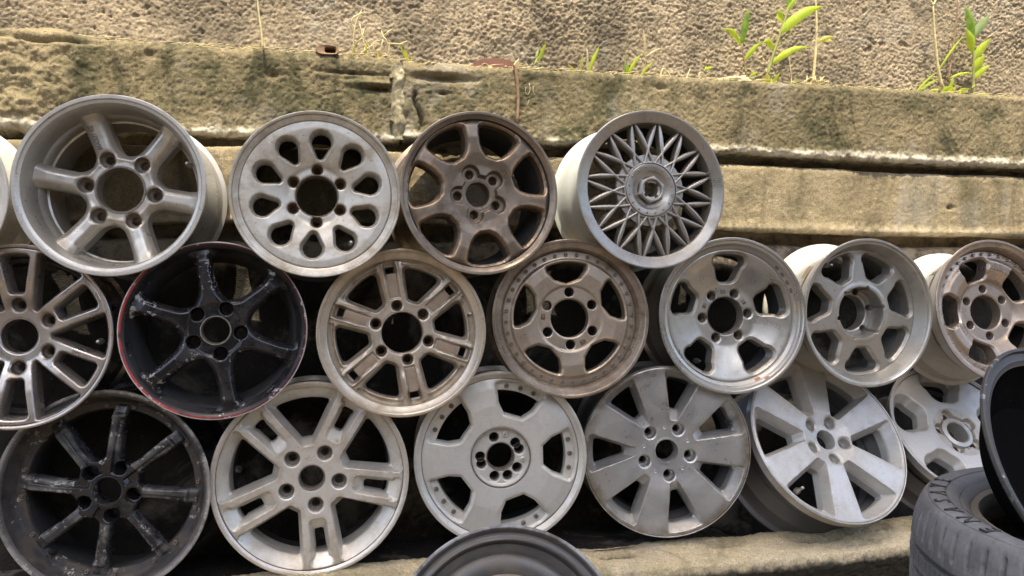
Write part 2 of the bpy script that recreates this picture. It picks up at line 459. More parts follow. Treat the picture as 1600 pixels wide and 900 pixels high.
def lettering(nm, text, root, loc, rot, size, mat, ext=.0004, align='CENTER', shear=0, M=None):
    cu = bpy.data.curves.new(nm, 'FONT'); cu.body = text; cu.size = size; cu.extrude = ext; cu.align_x = align; cu.align_y = 'CENTER'
    cu.resolution_u = 3; cu.shear = shear
    t = bpy.data.objects.new('tmp', cu); COL.objects.link(t)
    dg = bpy.context.evaluated_depsgraph_get(); me = bpy.data.meshes.new_from_object(t.evaluated_get(dg))
    bpy.data.objects.remove(t); bpy.data.curves.remove(cu)
    me.materials.clear(); me.materials.append(mat)
    o = bpy.data.objects.new(nm, me); COL.objects.link(o); o.parent = root
    o.matrix_basis = M if M is not None else Matrix.Translation(loc) @ Matrix.Rotation(rot, 4, 'Z')
    return o

# ---------------------------------------------------------------- the wall, kerb, slab and ground
def rough_sheet(name, path, x0, x1, dx, ds, disp, mat, parent=None, kind=None, xline=None):
    """a sheet swept along x from a (y, z) path, pushed along its normal by disp(x, s, z)"""
    P = np.asarray(path, float); seg = np.hypot(*np.diff(P, axis=0).T); cum = np.r_[0, np.cumsum(seg)]
    s = np.linspace(0, cum[-1], max(3, int(cum[-1]/ds)+1))
    y = np.interp(s, cum, P[:, 0]); zz = np.interp(s, cum, P[:, 1])
    k = np.array([.25, .5, .25])
    for _ in range(2):
        y[1:-1] = np.convolve(y, k, 'valid'); zz[1:-1] = np.convolve(zz, k, 'valid')
    ty = np.gradient(y); tz = np.gradient(zz); L = np.hypot(ty, tz)+1e-9
    ny, nz = -tz/L, ty/L                      # path runs upwards: the normal looks to -y; over the top it looks up
    xs = np.linspace(x0, x1, int((x1-x0)/dx)+1)
    X, Sg = np.meshgrid(xs, s); Y = np.repeat(y[:, None], len(xs), 1); Zz = np.repeat(zz[:, None], len(xs), 1)
    D = disp(X, Sg, Zz)
    V = np.stack([X, Y+ny[:, None]*D, Zz+nz[:, None]*D+(xline(X, Zz) if xline else 0)], -1).reshape(-1, 3)
    m = len(xs); i = np.arange(len(s)-1)[:, None]*m; j = np.arange(m-1)[None]
    F = np.stack([i+j, i+j+1, i+m+j+1, i+m+j], -1).reshape(-1, 4)
    return mesh(name, V, F, mat, parent, kind=kind)
def gs(x, z, cx, cz, sx, sz): return np.exp(-((x-cx)/sx)**2-((z-cz)/sz)**2)

def wall_mat(name, cols, pale=None, moss=.5, fine=180, bump=.6, dark=None, palez=None, seed=0):
    s = MB(name); v = s.mapped((seed, seed*.3, 0)); z = s.n("ShaderNodeSeparateXYZ"); s.l(s.obj, z.inputs[0])
    a = s.noise(v, 2.2, 6, .6, .4); b = s.noise(v, 9, 7, .65); f = s.noise(v, fine, 4, .7); g = s.noise(v, 55, 5, .7)
    c = s.mix(s.ramp(a, .36, .64), cols[0], cols[1])
    c = s.mix(s.ramp(b, .46, .68, 0, moss), c, cols[2])
    c = s.mix(s.ramp(f, .42, .66, 0, .65), c, tuple(q*.45 for q in cols[0]))
    c = s.mix(s.ramp(g, .54, .68, 0, .45), c, tuple(min(1, q*1.45) for q in cols[1]))
    st = s.noise(s.mapped((seed+2, 0, 3), (1, 1, .45)), 5, 8, .72, .8)
    c = s.mix(s.ramp(st, .48, .62, 0, moss*.9), c, tuple(q*.50 for q in cols[2]))
    dr = s.noise(s.mapped((seed+9, 0, 1), (1, 1, .10)), 11, 5, .65, .3)
    c = s.mix(s.ramp(dr, .54, .70, 0, .45), c, tuple(q*.55 for q in cols[2]))
    gy = s.noise(s.mapped((seed+1, 5, 7)), 3.1, 6, .68, .5)
    c = s.mix(s.ramp(gy, .52, .66, 0, .5), c, (.33, .30, .235))
    lich = s.noise(s.mapped((seed+4, 2, 1)), 30, 5, .8)
    c = s.mix(s.ramp(lich, .66, .74, 0, .6), c, (.50, .47, .36))
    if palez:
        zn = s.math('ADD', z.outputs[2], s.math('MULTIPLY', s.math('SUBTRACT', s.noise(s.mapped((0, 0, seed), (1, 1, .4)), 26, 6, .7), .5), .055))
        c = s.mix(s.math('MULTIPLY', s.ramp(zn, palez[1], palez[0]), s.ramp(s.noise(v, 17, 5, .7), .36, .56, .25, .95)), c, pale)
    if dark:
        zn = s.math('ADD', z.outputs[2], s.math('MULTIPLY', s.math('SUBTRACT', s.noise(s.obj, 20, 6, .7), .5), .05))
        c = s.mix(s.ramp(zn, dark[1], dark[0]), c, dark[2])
    s.bump(s.math('ADD', s.math('MULTIPLY', f, .5), g), bump, .010)
    return s.out(c, .92, 0, .2)

PLAST = wall_mat('rough_plaster', ((.30, .238, .148), (.41, .325, .210), (.20, .165, .112)), fine=130, bump=.5, seed=1.3, moss=.7)
CONC1 = wall_mat('mossy_concrete', ((.195, .158, .084), (.29, .232, .130), (.085, .082, .040)), (.62, .56, .42), .95, 300, .6, None, (1.326, 1.348), 5.1)
PALEC = wall_mat('sunlit_broken_concrete', ((.38, .33, .20), (.46, .40, .26), (.22, .20, .10)), None, .5, 260, .6, None, None, 4.4)
CONC2 = wall_mat('stained_concrete', ((.26, .205, .118), (.35, .28, .165), (.15, .132, .068)), (.50, .41, .26), .6, 260, .45, None, (1.085, 1.115), 8.7)
CONC3 = wall_mat('shade_dark_concrete', ((.038, .034, .028), (.046, .040, .032), (.028, .028, .022)), (.36, .29, .19), .5, 220, .5, None, (1.0, .96), 12.0)  # near-black below its pale top stands in for shade behind the wheels
KERB = wall_mat('kerb_concrete', ((.56, .455, .27), (.62, .52, .34), (.42, .37, .20)), None, .6, 200, .6, (.172, .198, (.055, .05, .035)), None, 3.3)  # front face below the edge coloured dark to stand in for shade
DIRT = wall_mat('dirt_ground', ((.16, .12, .08), (.20, .15, .10), (.10, .085, .06)), None, .5, 60, .8, None, None, 2.2)
SLABM = wall_mat('shade_dark_slab', ((.030, .027, .022), (.036, .031, .026), (.024, .022, .019)), None, .5, 120, .8, None, None, 6.2)  # near-black colour stands in for shade under and behind the wheels

wall = thing('retaining_wall', 'stepped concrete retaining wall with rough plaster above a mossy ledge', 'wall', Matrix.Translation((0, .3, 0)))
def P_(o): o.matrix_parent_inverse = wall.matrix_world.inverted(); return o
def d_plaster(X, S, Z):
    wx = X+.004*fbm(X*90, Z*90, 2); wz = Z+.004*fbm(X*90+31, Z*90+7, 2)
    big = fbm(X*4, Z*4, 3); amp = .75+.9*fbm(X*3+20, Z*5+3, 3)
    d = (.0050*domes(wx*125, wz*135, .85)+.0038*domes(wx*205+9, wz*215, .8, 5)+.0035*fbm(X*280, Z*280, 2)+.006*fbm(X*40, Z*40, 3))*amp+.022*big
    d = d-.006*sstep((-.31-fbm(X*48+4, Z*48, 2))/.05)
    return d-.012
P_(rough_sheet('plaster_face', [(.300, 1.50), (.300, 2.03)], -1.20, 3.30, .0032, .0032, d_plaster, PLAST, wall))
for x0_, x1_, z0_, z1_ in ((-2.4, 3.8, 2.03, 3.2), (-2.4, -1.20, 1.50, 2.03), (3.30, 3.8, 1.50, 2.03)):
    P_(rough_sheet('plaster_face', [(.300, z0_), (.300, z1_)], x0_, x1_, .012, .012, d_plaster, PLAST, wall))
def d_left(X, S, Z):
    d = .0050*fbm(X*110, S*110, 4, .68)-.0030*domes(X*120, S*120, .45)+.002*fbm(X*300, S*300, 1)+.009*fbm(X*14+3, S*14, 4, .6)+.012*fbm(X*3, S*3, 3)
    stone = sstep((-.56-X)/.10)                                    # crumbling pale stone at the far left
    d = d+stone*(.035*fbm(X*16, S*22, 5, .62)+.012)
    d = d+.028*gs(X, Z, -.78, 1.575, .12, .016)+.02*gs(X, Z, -.69, 1.560, .05, .010)-.03*gs(X, Z, -.68, 1.538, .075, .006)
    d = d-.028*gs(X, Z, .135, 1.462, .05, .006)+.012*gs(X, Z, .12, 1.476, .055, .006)-.012*gs(X, Z, .07, 1.50, .08, .004)
    d = d-.016*gs(X, Z, -.45, 1.52, .012, .012)-.014*gs(X, Z, -.15, 1.485, .015, .01)
    edge = sstep((1.348-Z)/.02)*sstep((Z-1.30)/.01)
    return d+edge*(.020*fbm(X*38, S*60, 5, .7)+.004)
P_(rough_sheet('ledge_block', [(.30, 1.322), (.220, 1.322), (.2125, 1.325), (.212, 1.532), (.222, 1.549), (.32, 1.554)], -1.3, .190, .0034, .0034, d_left, CONC1, wall))
def d_right(X, S, Z):
    d = .0046*fbm(X*110, S*110, 4, .68)-.0028*domes(X*120, S*120, .45)+.002*fbm(X*300, S*300, 1)+.008*fbm(X*13+8, S*13, 4, .6)+.012*fbm(X*2.6, S*3, 3)
    near = sstep((.235-X)/.06)
    d = d+near*(.03*fbm(X*24, S*24, 4, .6))-.045*sstep((.205-X)/.045)
    d = d-.028*np.exp(-((X-.228-.03*fbm(Z*22+5, Z*0+2, 3)-(1.50-Z)*.06)/.0048)**2)*sstep((1.47-Z)/.03)*sstep((Z-1.335)/.03)
    d = d-.024*gs(X, Z, .31, 1.498, .065, .008)+.006*gs(X, Z, .28, 1.515, .08, .008)-.02*gs(X, Z, .27, 1.533, .012, .008)
    d = d-.02*gs(X, Z, .305, 1.455, .012, .005)-.012*gs(X, Z, .95, 1.505, .02, .008)
    edge = sstep((1.348-Z)/.02)*sstep((Z-1.30)/.01)
    return d+edge*(.018*fbm(X*36, S*60, 5, .7)+.003)
P_(rough_sheet('ledge_block', [(.30, 1.322), (.190, 1.322), (.1815, 1.325), (.181, 1.526), (.188, 1.538), (.32, 1.543)], .160, 3.5, .0037, .0037, d_right, CONC1, wall,
               xline=lambda X, Z: .010*np.clip((X-1.1)/1.2, -.6, 1)*sstep((Z-1.4)/.1)+.006*np.sin(X*2.1+.4)*sstep((1.42-Z)/.08)))
# broken end face of the right hand block, paler to stand in for sunlight
P_(rough_sheet('broken_edge', [(.206, 1.322), (.200, 1.42), (.204, 1.528)], .165, .212, .003, .004,
               lambda X, S, Z:   .022*fbm(X*60, S*45, 4, .65)+.040*np.sin(np.clip((X-.165)/.047, 0, 1)*np.pi)**.7-.020+.014*fbm(S*18+3, S*0+5, 3), PALEC, wall))
def d_c2(X, S, Z):
    d = .0030*fbm(X*120, S*120, 4, .68)-.0018*domes(X*110, S*110, .35)+.012*fbm(X*7+2, S*7, 4, .55)+.010*fbm(X*1.7, S*3, 2)
    edge = sstep((1.125-Z)/.03)*sstep((Z-1.06)/.012)
    d = d-.018*gs(X, Z, 1.98, 1.178, .012, .006)
    return d+edge*(.013*fbm(X*95, S*14, 4, .65)+.004)
P_(rough_sheet('concrete_course', [(.32, 1.090), (.200, 1.088), (.192, 1.091), (.195, 1.276), (.201, 1.285), (.32, 1.287)], -1.3, 3.5, .0044, .0044, d_c2, CONC2, wall,
               xline=lambda X, Z: .006*np.sin(X*1.9+.8)+.006*fbm(X*5, Z*0+3, 3)))
def d_c3(X, S, Z):
    return .008*fbm(X*50, S*50, 4, .6)+.016*fbm(X*8+5, S*8, 4, .55)
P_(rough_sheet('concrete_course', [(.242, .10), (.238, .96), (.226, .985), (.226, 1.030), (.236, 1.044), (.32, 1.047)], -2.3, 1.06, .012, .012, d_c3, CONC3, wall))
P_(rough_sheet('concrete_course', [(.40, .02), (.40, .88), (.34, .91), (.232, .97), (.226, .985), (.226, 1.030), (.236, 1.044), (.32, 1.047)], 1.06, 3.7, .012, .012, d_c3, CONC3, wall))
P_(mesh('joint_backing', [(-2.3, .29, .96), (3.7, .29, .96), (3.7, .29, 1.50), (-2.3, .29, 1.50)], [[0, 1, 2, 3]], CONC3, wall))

def d_kerb(X, S, Z):
    d = .0065*fbm(X*90, S*90, 4, .68)+.010*fbm(X*9+1, S*9, 3, .6)-.004*domes(X*70, S*70, .35)
    chip = -.035*gs(X, S, 1.32, .375, .05, .03)-.05*gs(X, S, .74, .40, .07, .04)-.02*gs(X, S, 1.05, .39, .05, .03)
    edge = np.exp(-((S-.375)/.035)**2)
    return d+chip+edge*.020*fbm(X*40, S*40, 4, .7)
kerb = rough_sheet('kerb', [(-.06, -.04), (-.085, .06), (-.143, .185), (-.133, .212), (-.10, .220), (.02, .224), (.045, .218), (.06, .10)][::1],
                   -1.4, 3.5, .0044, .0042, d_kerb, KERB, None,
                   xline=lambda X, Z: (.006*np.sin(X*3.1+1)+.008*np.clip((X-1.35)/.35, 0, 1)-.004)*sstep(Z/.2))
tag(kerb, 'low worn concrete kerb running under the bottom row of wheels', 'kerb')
def quadsheet(name, x0, x1, y0, y1, z, n, m, amp, mat, zf=None):
    X, Y = np.meshgrid(np.linspace(x0, x1, n), np.linspace(y0, y1, m)); Z = z+amp*fbm(X*6+50, Y*6+50, 4)
    if zf: Z = Z+zf(X, Y)
    i = np.arange(m-1)[:, None]*n; j = np.arange(n-1)[None]
    F = np.stack([i+j, i+j+1, i+n+j+1, i+n+j], -1).reshape(-1, 4)
    return mesh(name, np.stack([X, Y, Z], -1).reshape(-1, 3), F, mat, None, kind='structure')
quadsheet('slab', -2.4, 3.8, .03, .42, .205, 300, 24, .01, SLABM, lambda X, Y: -.13*sstep((X-1.10)/.08))
quadsheet('ground', -60, 60, -90, -.08, -.004, 80, 60, .03, DIRT)

# unseen metal awning, added and sized for the light: it shades the wheels and the kerb, the sun falls behind its edge onto the wall
IRON = simple('weathered_iron_sheet', (.22, .20, .18), .55, .5, .5, 20)
AWN_Z = 5.2
aw = thing('unseen_awning', 'unseen corrugated iron awning, added on tall posts for shade above the front of the wheel rows', 'awning', Matrix.Translation((0, -1.5, AWN_Z)))
def awning_sheet():
    xs = np.arange(-3.4, 5.2, .019); ys = np.linspace(AWN_FRONT, AWN_EDGE, 6)
    X, Y = np.meshgrid(xs, ys); Z = .010*np.sin(X*2*np.pi/.076)+.05*(Y-AWN_EDGE)*-.6
    n = len(xs); i = np.arange(5)[:, None]*n; j = np.arange(n-1)[None]
    F = np.stack([i+j, i+j+1, i+n+j+1, i+n+j], -1).reshape(-1, 4)
    return np.stack([X, Y+1.5, Z], -1).reshape(-1, 3), F
AWN_EDGE, AWN_FRONT = -.02-.372*(AWN_Z-1.35), -3.6
V, F = awning_sheet(); mesh('corrugated_sheet', V, F, IRON, aw)
for x in (-3.2, 5.0):
    for y in (AWN_FRONT+.15, AWN_EDGE-.15):
        V, F = tube_vf([(x, y+1.5, -AWN_Z), (x, y+1.5, -.02)], .035, 10); mesh('post', V, F, IRON, aw)

yard = mesh('sky_block_wall', [(-9, -6.5, -.02), (11, -6.5, -.02), (11, -6.3, -.02), (-9, -6.3, -.02), (-9, -6.5, 3.2), (11, -6.5, 3.2), (11, -6.3, 3.2), (-9, -6.3, 3.2)],  # unseen wall, added to cut low sky light from the front
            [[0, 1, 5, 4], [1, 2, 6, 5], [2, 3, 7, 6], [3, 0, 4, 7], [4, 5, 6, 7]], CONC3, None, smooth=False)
tag(yard, 'unseen tall wall added behind the camera to block low sky light', 'wall')

# ---------------------------------------------------------------- the wheels
CH = (.34, .33, .30)                                               # grey undercoat and bare metal where paint has chipped
M_ = {}
M_['cream'] = paint('cream_silver_paint', (.55, .52, .44), amt=.30, metal=.2, rough=.40, edge=.3)
M_['w1'] = paint('warm_silver_paint', (0.5, 0.475, 0.41), amt=.35, metal=0.65, rough=0.32, edge=.35)
M_['w2'] = paint('dusty_silver_paint', (0.56, 0.535, 0.455), (.26, .20, .12), .75, 0.55, 0.38, edge=.35, rim_dirt=(.86, .93, .55, (.25, .19, .11)))
M_['w2b'] = paint('dark_grey_and_shade_paint', (.14, .14, .14), amt=.4, metal=.3)  # grey of the teardrop wheel; on bottom row barrels stands in for shade
M_['w3'] = paint('bronze_paint', (0.23, 0.185, 0.135), (.085, .060, .040), .75, 0.75, 0.32, edge=.85, edge_col=(.40, .28, .17), rim_dirt=(.90, .985, .5, (.34, .27, .19)))
M_['w4'] = paint('grey_mesh_paint', (0.36, 0.335, 0.285), (.20, .16, .11), .5, 0.75, 0.3, edge=.3)
M_['w4b'] = paint('pale_barrel_paint', (.46, .48, .43), amt=.15, metal=.1, rough=.5)
M_['w5'] = paint('machined_silver', (0.46, 0.425, 0.375), (.20, .15, .11), .5, 0.85, 0.26, edge=.5, edge_col=(.55, .50, .44))
M_['w6'] = paint('chipped_black_paint', (.012, .012, .013), (.05, .048, .042), .4, .0, .18, chip=CH, chip_amt=.036)
M_['w6l'] = paint('black_lip_red_stripe', (.014, .014, .015), (.05, .045, .04), .4, .0, .28, chip=(.50, .46, .42), chip_amt=.035, red=True)
M_['w7'] = paint('beige_silver_paint', (0.55, 0.49, 0.385), (.27, .19, .11), .60, 0.65, 0.34, edge=.6, edge_col=(.22, .14, .08), rim_dirt=(.90, .97, .35, (.30, .22, .12)))
M_['w7g'] = paint('brown_stained_channel', (.34, .26, .18), (.2, .14, .09), .6, .3, .5)
M_['w8'] = paint('tan_silver_paint', (0.44, 0.375, 0.29), (.20, .14, .09), .6, 0.75, 0.32, edge=.6, edge_col=(.50, .40, .27), rim_dirt=(.78, .86, .6, (.13, .09, .06)))
M_['w9'] = paint('satin_silver_paint', (0.46, 0.44, 0.38), (.25, .20, .14), .28, 0.75, 0.3, edge=.25)
M_['w10'] = paint('plain_silver_paint', (0.42, 0.4, 0.345), (.22, .18, .13), .4, 0.7, 0.34, edge=.25)
M_['w10b'] = paint('white_barrel_paint', (.55, .53, .45), (.46, .28, .13), .35, .05, .5)
M_['w11'] = paint('copper_dusted_silver', (0.42, 0.345, 0.27), (.21, .15, .10), .5, 0.75, 0.3, edge=.4, edge_col=(.5, .42, .33))
M_['w12'] = paint('worn_black_paint', (.013, .013, .014), (.05, .05, .047), .45, .05, .20, chip=(.36, .35, .31), chip_amt=.012)
M_['w12s'] = paint('scuffed_spoke_paint', (.020, .020, .022), (.06, .058, .052), .5, .1, .22, edge=.35, edge_col=(.36, .35, .31), chip=(.40, .39, .34), chip_amt=.046)
M_['w12l'] = paint('scraped_black_lip', (.03, .03, .03), (.16, .12, .08), .5, .2, .40, rim_dirt=(.940, .985, .85, (.30, .285, .25)), chip=(.38, .365, .32), chip_amt=.066)
M_['w13'] = paint('pale_silver_paint', (.66, .635, .56), (.36, .26, .15), .40, 0.5, 0.36, edge=.5, edge_col=(.36, .28, .17), rim_dirt=(.93, .985, .45, (.38, .28, .17)))
M_['w14'] = paint('grey_white_paint', (.64, .62, .55), (.36, .32, .24), .30, .45, 0.38, edge=.2, rim_dirt=(.9, .99, .3, (.3, .24, .17)))
M_['w15'] = paint('gritty_silver_paint', (.58, .575, .54), (.26, .23, .17), .35, 0.7, 0.32, edge=.3, edge_col=(.3, .25, .18), rim_dirt=(.84, .96, .85, (.24, .20, .135)))
M_['w16'] = paint('flat_silver_paint', (.54, .525, .475), (.25, .22, .17), .30, .45, .34, edge=.25, rim_dirt=(.92, 1, .4, (.25, .21, .15)))
M_['w17'] = paint('clean_silver_paint', (.50, .485, .44), (.28, .25, .20), .25, .40, .36, edge=.25)
M_['w17g'] = paint('stained_hub_recess', (.45, .42, .35), (.24, .15, .08), .6, .4, .45)
def flare(fn, w, wo, r0, r1, wt=None, rt=0):
    """window distance whose sloping wall is w wide at the sides and wo wide outside radius r1"""
    def g(x, y):
        r = np.hypot(x, y); we = w+(wo-w)*sstep((r-r0)/(r1-r0))
        if wt: we = we+(wt-w)*sstep((rt-r)/.08)
        return fn(x, y)*w/we
    return g
LIPB = [(.985, 0), (.970, -.002), (.958, -.014)]

# 0: half hidden at the left edge
root, S = wheel('cream alloy wheel cut off by the left edge, behind the deep six-spoke wheel', (-158, 300, .205, 0, .05, -.055), LIPB+[(.92, -.03), (.90, -.06), (.86, -.1)], M_['cream'])
L = circles(6, 90, .33, .07)
Z, _ = build_face(root, S, M_['cream'], .245, .87, prof([(.24, -.2), (.4, -.2), (.6, -.14), (.87, -.1)]), windows(5, 90, wedge(.47, .78, .10, .24, .04)), lugs=L, rhub=.42)
lug_inserts(root, S, Z, L, SEAT)

# 1: deep six spoke
root, S = wheel('large silver wheel with six straight spokes set deep in a tall barrel', (171.6, 289, .2034, -.0625, .0498, -.06),
                [(.985, 0), (.958, -.002), (.945, -.018), (.915, -.026), (.905, -.045), (.885, -.10), (.868, -.22), (.850, -.42)], M_['w1'], inm=M_['w1'], depth=1.23)
def w1d(x, y):
    u, v = fold(x, y, 6, 50); hw = .122+.10*np.clip(np.abs(u-.3)-.42, 0, .2)**1.4*3
    hub = np.hypot(x, y)-.40; sp = np.maximum(np.abs(v)-hw, .2-u)
    return -smin(hub, sp, .12)
L = circles(6, 52, .375, .088)
Z, _ = build_face(root, S, M_['w1'], .255, .880, prof([(.2, -.345), (.33, -.345), (.345, -.322), (.46, -.318), (.6, -.305), (.78, -.27), (.83, -.24), (.88, -.20)], .03),
                  w1d, w=.02, h=.035, b=.075, lugs=L, lb=.03, nspk=6, a0=50, rhub=.46, skirt=.17)
lug_inserts(root, S, Z, L, SEAT, .07, .52); bore_ring(root, S, .25, -.35, SEAT, .03, .012)
valve(root, S, 22, .80, -.34, STEEL)
sp1 = [o for o in root.children if o.name.startswith('spoke')]
a = R(112)
M = Matrix.Translation((.630*S*math.cos(a)-.012*S, .630*S*math.sin(a)-.01*S, (-.285)*S)) @ Matrix.Rotation(a, 4, 'Z') @ Matrix.Rotation(R(-8.5), 4, 'Y') @ Matrix.Diagonal((.64, 1, 1, 1))
lettering('spoke_lettering', 'BRADLEY V/Z', root, None, 0, 0.0150, INK, .0003, shear=.25, M=M)
a = R(208)
for k, chx in enumerate('PAYSI r'):
    if chx == ' ': continue
    b_ = R(203+3.1*k)
    M = Matrix.Translation((.874*S*math.cos(b_), .874*S*math.sin(b_), -.175*S)) @ Matrix.Rotation(b_+math.pi/2, 4, 'Z') @ Matrix.Rotation(R(80), 4, 'X')
    lettering('barrel_lettering', chx, root, None, 0, .010, INK, .0003, M=M)

# 2: ten teardrop windows
root, S = wheel('dusty silver disc wheel with ten teardrop holes around six lug holes', (494.97, 302.6, .1974, .0078, .0514, -.06),
                [(.982, 0), (.966, -.006), (.957, -.030), (.905, -.045), (.893, -.056)], M_['w2'], barm=M_['w2b'], depth=1.25)
L = circles(6, 89, .32, .072)
Z, _ = build_face(root, S, M_['w2'], .255, .891, prof([(.2, -.19), (.345, -.19), (.375, -.165), (.5, -.115), (.65, -.070), (.8, -.050), (.9, -.052)], .03),
                  windows(10, 85, teardrop(.645, .121, .500, .046)), w=.024, h=.06, b=.018, lugs=L, lb=.02, rhub=.3, skirt=.10, name='wheel_disc')
lug_inserts(root, S, Z, L, RUST, .035, .62); bore_ring(root, S, .25, -.195, SEAT, .012, .004)
valve(root, S, -55, .70, -.2, STEEL)

# 3: bronze seven window
root, S = wheel('dark bronze wheel with seven scooped windows and a five-lobed hub recess', (752.35, 301.24, .2036, .1029, .0497, -.06),
                [(.984, 0), (.966, -.002), (.950, -.018), (.925, -.032), (.912, -.040)], M_['w3'], depth=1.10)
LR = circles(5, 114, .262, .115)
rec = (lambda x, y: smin(dcirc(x, y, LR), np.hypot(x, y)-.235, .03), .075)
L = circles(5, 114, .262, .055)
Z, _ = build_face(root, S, M_['w3'], .155, .91, prof([(.15, -.075), (.35, -.075), (.5, -.045), (.7, -.030), (.85, -.040), (.91, -.075)], .03),
                  windows(7, 97+25.7, (inset([(.80, -.262), (.845, -.20), (.866, -.10), (.872, 0), (.866, .10), (.845, .20), (.80, .262), (.70, .232), (.60, .185), (.53, .13), (.485, .06), (.485, -.06), (.53, -.13), (.60, -.185), (.70, -.232)], .03), .03)), w=.022, h=.035, b=.022, lugs=L, nspk=7, a0=97, rhub=.42, skirt=.16, rec=rec, ring=.885)
lug_inserts(root, S, Z, L, M_['w3'], .02, .7); bore_ring(root, S, .155, -.155, M_['w3'], .015, .004)

# 4: cross-spoke mesh
root, S = wheel('grey mesh wheel with sixteen branching spokes and a hexagonal centre nut', (1019.95, 295.68, .2079, .018, .05, -.06),
                [(.985, 0), (.972, -.001), (.955, -.010), (.865, -.030), (.852, -.040), (.846, -.070), (.838, -.14), (.83, -.24)], M_['w4'], barm=M_['w4b'], depth=1.06, drop=.84)
def sweep(pts, wt, zt, hgt):
    """a bar along pts (x, y) with top half width wt, top height zt and depth hgt"""
    P = np.asarray(pts, float); T = np.gradient(P, axis=0); T /= np.linalg.norm(T, axis=1)[:, None]; Nn = np.stack([-T[:, 1], T[:, 0]], -1)
    k = len(P); wt = np.broadcast_to(wt, k); zt = np.broadcast_to(zt, k); hgt = np.broadcast_to(hgt, k); V = []
    sec = [(1.35, -1), (1.18, -.30), (.85, -.07), (.35, 0), (-.35, 0), (-.85, -.07), (-1.18, -.30), (-1.35, -1)]
    for i in range(k):
        for a_, b_ in sec:
            q = P[i]+Nn[i]*a_*wt[i]; V.append((q[0], q[1], zt[i]+b_*hgt[i]))
    F = []; n = len(sec)
    for i in range(k-1):
        for j in range(n-1): F.append([i*n+j+1, i*n+j, (i+1)*n+j, (i+1)*n+j+1])
    F.append(list(range(n))); F.append([(k-1)*n+j for j in range(n)][::-1])
    return np.array(V), F
pol = lambda r, a_: (r*math.cos(R(a_)), r*math.sin(R(a_)))
for k in range(16):
    a_ = 3+22.5*k; parts = []
    for sg in (-1, 1):
        t = np.linspace(0, 1, 11); rr = .480+.378*t; aa = a_+sg*9.8*np.clip((t-.12)/.88, 0, 1)**.72
        parts.append(sweep([pol(r_, q) for r_, q in zip(rr, aa)], .0205-.004*t+.010*np.sin(t*3.1)**1.5, -.048-.008*t-.022*t**4, .11))
        t = np.linspace(0, 1, 6); rr = .345+.155*t; aa = a_+sg*(9.0*(1-t)**1.1)
        parts.append(sweep([pol(r_, q) for r_, q in zip(rr, aa)], .0165, -.049+0*t, .09))
    V, F = join(parts); mesh('spoke', V*S, F, M_['w4'], root, sharp=50)
V, F = lathe_vf([(.44, -.10), (.40, -.075), (.335, -.060), (.325, -.05), (.322, -.07)], 96)
lathe('hub', [(.46, -.13), (.455, -.082), (.375, -.078), (.362, -.052), (.346, -.050), (.340, -.068), (.3, -.07)], M_['w4'], root, 96, S=S, sharp=35)
lathe('centre_cap', [(.335, -.08), (.333, -.055), (.327, -.050), (.262, -.050), (.242, -.060), (.235, -.066), (.205, -.078), (.175, -.080)], M_['w4'], root, 96, S=S, sharp=35)
bolts(root, S, [11+360*i/16 for i in range(16)], .295, -.050, M_['w4'], .011, 'bolt', .014)
hx = []
for q in range(6): hx.append(pol(.185, 20+60*q))
V = []; n = 48
for (rf_, z_) in ((1.0, -.085), (1.0, -.035), (.93, -.018)):
    for q in range(6):
        for i in range(8):
            t = i/8; p0, p1 = hx[q], hx[(q+1) % 6]; V.append(((p0[0]*(1-t)+p1[0]*t)*rf_, (p0[1]*(1-t)+p1[1]*t)*rf_, z_))
for (rr, z_) in ((.140, -.014), (.128, -.018), (.122, -.040), (.092, -.048), (.088, -.16)):
    for i in range(n): V.append((*pol(rr, 20+360*i/n), z_))
F = []
for k in range(7):
    for i in range(n): F.append([k*n+i, k*n+(i+1) % n, (k+1)*n+(i+1) % n, (k+1)*n+i])
mesh('hex_nut', np.array(V)*S, F, M_['w4'], root, sharp=25)
for q in range(4):
    V, F = join([sweep([pol(.106, 28+90*q+t) for t in (0, 8, 16, 24)], .010, -.036, .02)]); mesh('cap_slot', V*S, F, DUST_SHADE, root)

# 5: paired spokes, left edge
root, S = wheel('machined silver wheel with six pairs of thin spokes, cut by the left edge', (19.4, 525.9, .2055, -.03, .05, -.03),
                [(.985, 0), (.975, -.002), (.962, -.012)], M_['w5'], depth=.9)
wa = windows(6, 30, wedge(.48, .880, .062, .130, .030)); wb = windows(6, 0, wedge(.34, .922, .012, .232, .010))
L = circles(6, 30, .345, .075)
Z, _ = build_face(root, S, M_['w5'], .19, .964, prof([(.18, -.17), (.30, -.16), (.42, -.10), (.6, -.05), (.85, -.022), (.97, -.02)], .04),
                  lambda x, y: np.minimum(wa(x, y), wb(x, y)), w=.020, h=.06, b=.022, lugs=L, lb=.03, nspk=12, a0=15, rhub=.36, skirt=.14, ring=.925)
lug_inserts(root, S, Z, L, SEAT, .06, .6); bore_ring(root, S, .188, -.175, M_['w5'], .012, .004); valve(root, S, -5, .82, -.2, STEEL)

